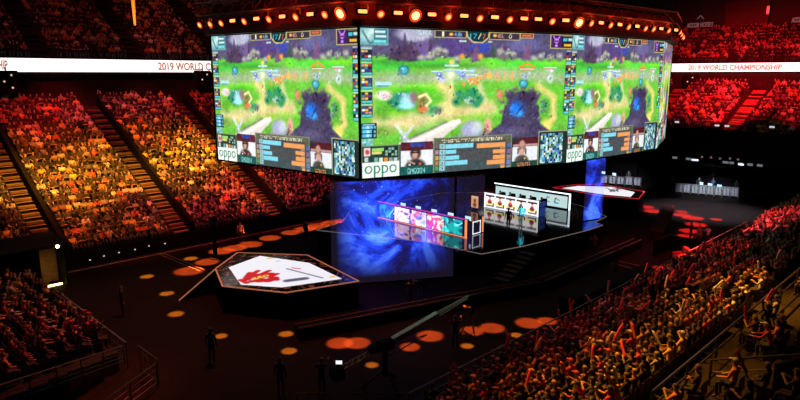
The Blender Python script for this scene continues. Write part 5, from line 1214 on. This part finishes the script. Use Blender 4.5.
# ------------------------------------------------------------------ crew and performers
def yaw_to(p, px, py): q = at(px, py, 0); return math.atan2(q.y - p.y, q.x - p.x) - PI / 2
K_ = (.012, .012, .014)
for (x, y, z, kd, tgt, shirt, sty, lab) in (
    (123, 316, 0, 'stand', (250, 290), K_, 'short', 'person in black standing alone on the dark floor near the corner stand'),
    (212, 363, 0, 'stand', (290, 280), K_, 'short', 'person in black standing on the floor before the red-crest podium'),
    (455, 349, 0, 'stand_operate', (470, 300), K_, 'short', 'camera operator in black standing between orange floor pools'),
    (409, 308, 0, 'stand_operate', (430, 250), (.02, .02, .05), 'cap', 'camera operator behind the long low barrier below the blue curtain'),
    (616, 272, 0, 'stand', (540, 230), K_, 'short', 'person in black standing at the end of the low barrier before the stage'),
    (594, 257, 0, 'stand_hold', (560, 230), (.35, .1, .06), 'short', 'person in rust top at the stage barrier, arms raised'),
    (306, 241, 0, 'stand', (350, 230), K_, 'short', 'person in black standing by the stage rear near orange pools'),
    (241, 243, 0, 'stand', (280, 270), (.55, .45, .38), 'short', 'person in pale top standing below the long stand beyond the podium'),
    (322, 397, 0, 'stand_operate', (339, 362), K_, 'cap', 'crane operator in black at the rear end of the camera crane'),
    (281, 396, 0, 'stand', (330, 340), K_, 'short', 'person in black standing apart from the crane, near the corner rail'),
    (452, 206, STZ, 'stand', (500, 240), K_, 'short', 'person in black on stage between the desks, empty handed'),
    (465, 206, STZ, 'stand_operate', (510, 215), K_, 'short', 'camera operator in black on stage holding a shoulder camera'),
    (508, 230, STZ, 'stand_walk', (480, 215), K_, 'short', 'person in black standing on stage before the portrait desk'),
    (520.5, 226, STZ, 'stand_mic', (470, 300), (.05, .45, .55), 'long', 'presenter in turquoise standing on the mirror stage before the portrait desk'),
    (528, 200, STZ, 'stand', (510, 240), (.10, .10, .1), 'short', 'person in grey standing behind the portrait desk players'),
    (27, 300, 0, 'stand_hold', (120, 300), (.08, .07, .07), 'cap', 'person with raised hands standing by the black portal cabin'),
    (698, 247, 0, 'stand', (660, 250), (.4, .2, .2), 'short', 'red-lit person standing behind the red armchair booth'),
    (707, 247, 0, 'stand_hold', (660, 250), (.5, .4, .4), 'long', 'red-lit person in pale top with hands raised by the booth'),
    (690, 243, 0, 'stand', (640, 240), K_, 'short', 'person in black leaning by the booth back wall'),
    (672, 189, 0, 'stand', (640, 230), (.2, .2, .22), 'short', 'crew member in grey standing between the two far fences'),
    (698, 192.4, 0, 'stand', (650, 230), (.05, .06, .08), 'short', 'crew member in dark top behind the near end of the lit far fence'),
    (712, 193, 0, 'stand_hold', (650, 230), (.10, .14, .3), 'short', 'crew member in blue behind the brightest panel of the far fence'),
    (735, 195.4, 0, 'stand', (650, 230), (.05, .05, .05), 'cap', 'crew member in black cap at the outer end of the far fence'),
    (628, 184.5, 0, 'stand', (600, 230), (.12, .12, .12), 'short', 'crew member behind the farther fence past the white podium')):
    p = at(x, y, z)
    o = person('crew_person' if 'presenter' not in lab else 'presenter', kd, p, yaw_to(p, *tgt), shirt, sty, R.choice(HCOL[:3]), lab)
    if 'shoulder camera' in lab:
        hw = hand_world(o, kd); t = thing('shoulder_camera', hw + Vector((0, 0, .05)), 'black shoulder camera held by the operator on stage', 'video camera'); b = MB(); c = hw + Vector((0, 0, .14)); rz = o.rotation_euler.z
        b.bevel_box(c, (.16, .45, .22), .02, rz); b.build('camera_body', BLACK, t); f_ = Vector((-math.sin(rz), math.cos(rz), 0)); b = MB(); b.tube(c + f_ * .2, c + f_ * .42, .06, 10); b.build('lens', DMETAL, t)
    if 'presenter' in lab: PRES = p
# booth with a red armchair
bp = at(688, 263, 0); t = thing('commentary_booth', (bp.x + 1.5, bp.y + 1.2, 0), 'black open booth with dark back wall beside the amber stand', 'booth')
b = MB(); b.box((bp.x + 2.6, bp.y + 1.4, .6), (.15, 2.2, 1.2)); b.build('back_wall', BLACK, t); b = MB(); b.box((bp.x + 1.2, bp.y + 2.5, .6), (2.6, .15, 1.2)); b.build('side_wall', BLACK, t)
REDU = mat('red_upholstery', (.55, .12, .08), .6)
c0 = at(680, 262, 0); t = thing('armchair', c0, 'red armchair standing in red light by the booth', 'armchair', None, .9)
b = MB(); b.bevel_box((0, 0, .33), (.8, .75, .3), .06); b.build('seat', REDU, t, local=True); b = MB(); b.bevel_box((0, -.38, .7), (.85, .18, .9), .07); b.build('backrest', REDU, t, local=True)
for s in (-1, 1): b = MB(); b.bevel_box((s * .45, 0, .42), (.16, .75, .55), .05); b.build('armrest', REDU, t, local=True)
for sx in (-1, 1):
    for sy in (-1, 1): b = MB(); b.tube((sx * .35, sy * .3, 0), (sx * .35, sy * .3, .2), .03); b.build('leg', DMETAL, t, local=True)

# ------------------------------------------------------------------ production area at the far end
FPAN = mat('pale_mesh_panel', (.42, .43, .47), .5)
def fence(p, q, n, lab):
    p, q = Vector((*p, 0)), Vector((*q, 0)); d = (q - p) / n
    for k in range(n):
        a = p + d * k + d * .02; c = p + d * (k + .98); t = thing('crowd_barrier', (a + c) / 2, f'{ordinal(k + 1)} pale barrier panel {lab}', 'crowd barrier', 'barrier panels ' + lab)
        b = MB(); b.bar(a.lerp(c, .1) + Vector((0, 0, .62)), a.lerp(c, .47) + Vector((0, 0, .62)), .03, .92); b.bar(a.lerp(c, .53) + Vector((0, 0, .62)), a.lerp(c, .9) + Vector((0, 0, .62)), .03, .92); b.bar(a.lerp(c, .1) + Vector((0, 0, .2)), a.lerp(c, .9) + Vector((0, 0, .2)), .03, .05); b.build('panel', FPAN, t)
        b = MB(); b.tube(a, a + Vector((0, 0, 1.15)), .03, 6); b.tube(c, c + Vector((0, 0, 1.15)), .03, 6); b.tube(a + Vector((0, 0, 1.15)), c + Vector((0, 0, 1.15)), .03, 6); b.build('frame', METAL, t)
        b = MB(); dd = Vector((-d.y, d.x, 0)).normalized() * .35; b.bar(a - dd + Vector((0, 0, .025)), a + dd + Vector((0, 0, .025)), .06, .04); b.build('foot', DMETAL, t)
fence(xy(675, 193, 0), xy(738, 198, 0), 8, 'of the lit fence before the far crew desks')
fence(xy(600, 184, 0), xy(641, 187, 0), 5, 'of the farther fence past the white podium')
def desk(p, w, rz, lab, mons):
    t = thing('crew_desk', p, 'black crew desk ' + lab, 'desk', None, rz)
    b = MB(); b.box((0, 0, .74), (w, .8, .05)); b.build('worktop', BLACK, t, local=True)
    for s in (-1, 1): b = MB(); b.box((s * (w / 2 - .05), 0, .37), (.06, .7, .72)); b.build('leg', BLACK, t, local=True)
    for k in range(mons):
        off = Matrix.Rotation(rz, 3, 'Z') @ Vector((-w / 2 + (k + .5) * w / mons, .05, .765))
        monitor(p.x + off.x, p.y + off.y, p.z + off.z, rz + PI * (1 if k % 2 else 1), f'{ordinal(k + 1)} small bright monitor on the crew desk {lab}', 'crew monitors ' + lab, .55, .34)
desk(at(709, 194.2, 0), 3.2, -PI / 2 - .15, 'behind the lit far fence', 3)
desk(at(614, 180.5, 0) + Vector((-1.6, 0, 0)), 3.2, -PI / 2 - .15, 'behind the farther fence', 2)
b = MB(); b.box((75.4, 22, 3.3), (2.0, 36, .25)); struct(b.build('floor_gallery', BLACK), 'black crew gallery below the red far stand', 'gallery')
for k in range(8): b = MB(); b.box((75.6, 6 + k * 4.6, 1.6), (.3, .3, 3.2)); struct(b.build('wall_gallery_post', BLACK), 'post under the crew gallery', 'post')
for k, (x, y) in enumerate(((676, 145), (690, 143), (727, 147), (733, 147), (742, 146), (752, 148), (762, 147))):
    c = at_a(x, y, 74.8); monitor(c.x, c.y, 3.43, PI / 2, f'small glowing monitor on the dark far gallery, {ordinal(k + 1)} from the screen side', 'monitors on the far gallery', .6, .3, MOND)
for k, (x, y) in enumerate(((702, 157), (711, 157.5), (720, 158.5), (730, 158.5), (738, 159.5))):
    c = at_a(x, y, 74.2); t = thing('wall_light', c, f'dim round work lamp under the far gallery, {ordinal(k + 1)} from the screen side', 'wall light', 'work lamps under the far gallery')
    b = MB(); b.ball(c, .12); b.build('lens', mat('dim_lamp', (.4, .3, .3), emit=(.5, .33, .33), strength=.3), t); b = MB(); b.tube(c, (c.x, c.y, 3.2), .03, 6); b.build('stem', BLACK, t)
for k, (x, y) in enumerate(((695, 160), (741, 164.5))):
    c = at_a(x, y, 73.6); t = thing('work_light', c, ['bright slanted white work light under the far gallery', 'smaller bluish work light under the far gallery'][k], 'work light')
    b = MB(); b.bevel_box(c, (.12, .75 - .2 * k, .2), .03); b.build('panel', mat('work_light_glow', (.8, .8, .8), emit=(.75, .85, 1), strength=1.2), t); b = MB(); b.tube(c, (c.x + .3, c.y, 3.2), .03, 6); b.build('arm', BLACK, t)
for k, (x, y) in enumerate(((677, 122), (717, 125.5), (727, 126), (772, 127))):
    c = at_a(x, y, 76.1); t = thing('wall_light', c, f'white light on the front edge of the red far stand, {ordinal(k + 1)} from the screen', 'wall light', 'lights on the far stand edge')
    b = MB(); b.bevel_box(c, (.12, .5, .2), .03); b.build('lens', mat('stand_edge_lamp', (.8, .8, .8), emit=(.8, .85, 1), strength=.6), t); b = MB(); b.box(c + Vector((.15, 0, -.1)), (.2, .2, .1)); b.build('bracket', BLACK, t)

# ------------------------------------------------------------------ light
AMB, RED, MAG, ORG = (1, .36, .03), (1, .035, .025), (1, .07, .07), (1, .15, .02)
def stand_spot(px, py, z, src, E0, col, deg, blend=.8):
    if z == 'long' or z == 'near':
        m, b0, z0 = (.52, 46., 1.9) if z == 'long' else (-.3, 15., 1.8)
        v = ray(px, py); k = (z0 - m * b0 - H) / (v.z - m * v.y); t = Vector((v.x * k, v.y * k, H + v.z * k))
    else: t = at(px, py, z)
    d = (Vector(src) - t).length
    spot('stand_spotlight', src, t, E0 * 4 * PI * d * d, col, deg, blend, .4)
for px, py, e, c, dg in ((195, 148, 8.5, AMB, 17), (165, 172, 5.5, AMB, 18), (110, 165, 7.0, AMB, 20), (65, 190, 4.0, AMB, 18), (15, 175, 7.0, AMB, 19), (245, 185, 2.5, ORG, 16),
        (35, 116, 2.2, RED, 18), (95, 110, 1.8, MAG, 16), (150, 103, 1.8, MAG, 14), (195, 100, 2.0, RED, 12), (60, 98, 1.6, RED, 12), (75, 140, 2.6, ORG, 16), (150, 132, 3.2, ORG, 15), (200, 128, 2.4, ORG, 13), (15, 145, 2.4, ORG, 14), (120, 210, 2.0, ORG, 24), (190, 200, 2.0, MAG, 24), (40, 220, 2.0, ORG, 20)):
    stand_spot(px, py, 'long', (14, 41, 30), e * 2.0, c, dg, 1.0)
stand_spot(280, 190, 'long', (18, 48, 24), 4.0, MAG, 30)
stand_spot(110, 30, 18, (12, 40, 24), .45, (1, .13, .09), 44)
stand_spot(190, 45, 17, (14, 40, 24), .45, (1, .13, .09), 26)
# near stand: amber middle, red far part, dim rows by the rail
for px, py, e, c, dg, s in ((765, 285, 9.0, AMB, 15, (34, 22, 26)), (715, 300, 5.0, AMB, 13, (30, 22, 26)), (665, 345, 4.5, AMB, 15, (24, 22, 26)), (610, 385, 5.0, AMB, 15, (20, 22, 26)), (530, 385, 1.2, ORG, 14, (18, 22, 26)), (780, 345, .8, AMB, 20, (20, 20, 26)),
        (690, 275, 1.5, MAG, 16, (34, 22, 26)), (620, 315, .8, MAG, 20, (28, 22, 26)), (560, 350, .6, MAG, 20, (22, 22, 26)), (785, 215, 16.0, (1, .045, .07), 18, (54, 19, 24)), (745, 228, 12.0, (1, .045, .07), 16, (48, 19, 24)), (715, 250, 5.0, (1, .04, .05), 12, (42, 20, 24))):
    stand_spot(px, py, 'near', s, e * (1.25 if c != MAG else 1.5), c, dg + 3, 1.0)
# far end, red
for px in (685, 735, 790): stand_spot(px, 100, 9.5, (60, 20, 19), 1.0, (1, .012, .02), 38); stand_spot(px, 117, 7.4, (60, 20, 16), 1.0, (1, .014, .02), 24)
stand_spot(740, 58, 15.5, (66, 22, 19), .26, RED, 30)
stand_spot(740, 28, 20, (66, 22, 22), .08, RED, 60)
spot('concourse_fill', (72, 24, 9.5), (91.5, 27, 12.2), 9000, (1, .014, .02), 60, .8, .3)  # unseen red fills added to brighten the far back wall
spot('concourse_fill', (72, 16, 9.5), (91.5, 18, 12.2), 6000, (1, .014, .02), 50, .8, .3)
stand_spot(560, 190, 2, (68, 52, 10), .8, MAG, 60)
# corner stand, faint red; then dim fills added to lift the dark floor
stand_spot(50, 330, 3, (20, 34, 20), 1.7, MAG, 36)
stand_spot(180, 320, 0, (18, 32, 26), 1.5, (1, .2, .08), 64, 1.0)
stand_spot(440, 330, 0, (22, 24, 6.5), .9, (1, .2, .08), 90, 1.0)
# stage
t_ = PRES; spot('stage_spotlight', (38, 12, 12), t_ + Vector((0, 0, .9)), 60000, (.4, .85, 1), 5, .3, .2)
spot('floor_wash', (66, 21, 24), (65, 21.5, 0), 60000, (.8, .82, 1), 34, 1.0, .5)
spot('fence_wash', (66, 22, 9), (73.2, 24, .6), 6500, (.8, .88, 1), 34, .6, .3)
spot('fence_wash', (67, 31, 6), (72.4, 34, .6), 2600, (.8, .85, 1), 50, .7, .3)
point('bay_light', (11.1, 43.2, 1.2), 9, (1, .5, .12), .2)
spot('red_wash', (44, 14, 20), (46, 18, 0), 9000, RED, 34, .8, .3)
spot('passage_light', (9, 24, 8), (9, 26.3, 0), 700, (1, .25, .1), 36, .6, .3)
# lamps of the truss that throw round pools on the floor
def under_screen(x, y):
    ins = False
    for i in range(8):
        a, c = SCC + (SP[i] - SCC) * 1.1, SCC + (SP[(i + 1) % 8] - SCC) * 1.1
        if (y < a.y) != (y < c.y) and x < (c.x - a.x) * (y - a.y) / (c.y - a.y) + a.x: ins = not ins
    return ins
def pool(px, py, w, col, e, z=19.):
    t = at(px, py, 0); q = project(t); rad = w / 2 * q[2] / F
    if under_screen(t.x, t.y) or under_screen(t.x + .5, t.y + .6): z = 6.6      # hung from the underside of the screen
    src = Vector((t.x + .3, t.y + .3, z)); d = (src - t).length
    spot('pool_spotlight', src, t, e * 4 * PI * d * d, col, 2 * math.degrees(math.atan(rad / d)), .5, .08)
PO, PA, PR = (1, .13, .02), (1, .30, .02), (1, .02, .015)
for x, y, w in ((222, 251, 28), (250, 244.5, 27), (270, 238, 24), (291, 232.5, 22), (318, 226.5, 30), (189, 271, 32), (207, 262, 26), (345, 221, 26), (235, 248, 26), (305, 229, 24), (332, 223, 26), (340, 343, 30), (357, 343, 30), (430, 336, 30), (472, 331, 26), (492, 328, 28), (410, 347, 22), (529, 323, 30), (547, 321, 22)): pool(x, y, w, PO, 85)
for x, y, w in ((147, 276.5, 14), (167, 293.5, 15), (176, 314, 17), (286, 334, 16), (289, 351, 17), (372, 365, 14), (467, 346, 14), (516, 335, 13), (191, 258.5, 15), (221, 336, 14)): pool(x, y, w, PA, 85)
for x, y, w in ((653, 211, 16), (682, 215, 16), (693, 218, 18), (696, 224.5, 18), (690, 231, 18), (716, 219.5, 10), (682, 211.5, 10), (646, 207, 14), (690, 265, 22), (665, 270, 24), (685, 236, 14)): pool(x, y, w * 1.25, PR, 130)

# ------------------------------------------------------------------ view
SC.view_settings.view_transform = 'Standard'; SC.view_settings.look = 'None'; SC.view_settings.gamma = 1; SC.view_settings.exposure = 0
SC.view_settings.use_curve_mapping = False
W = bpy.data.worlds.new('world'); SC.world = W; W.use_nodes = True
W.node_tree.nodes['Background'].inputs[0].default_value = (.5, .3, .3, 1); W.node_tree.nodes['Background'].inputs[1].default_value = .004
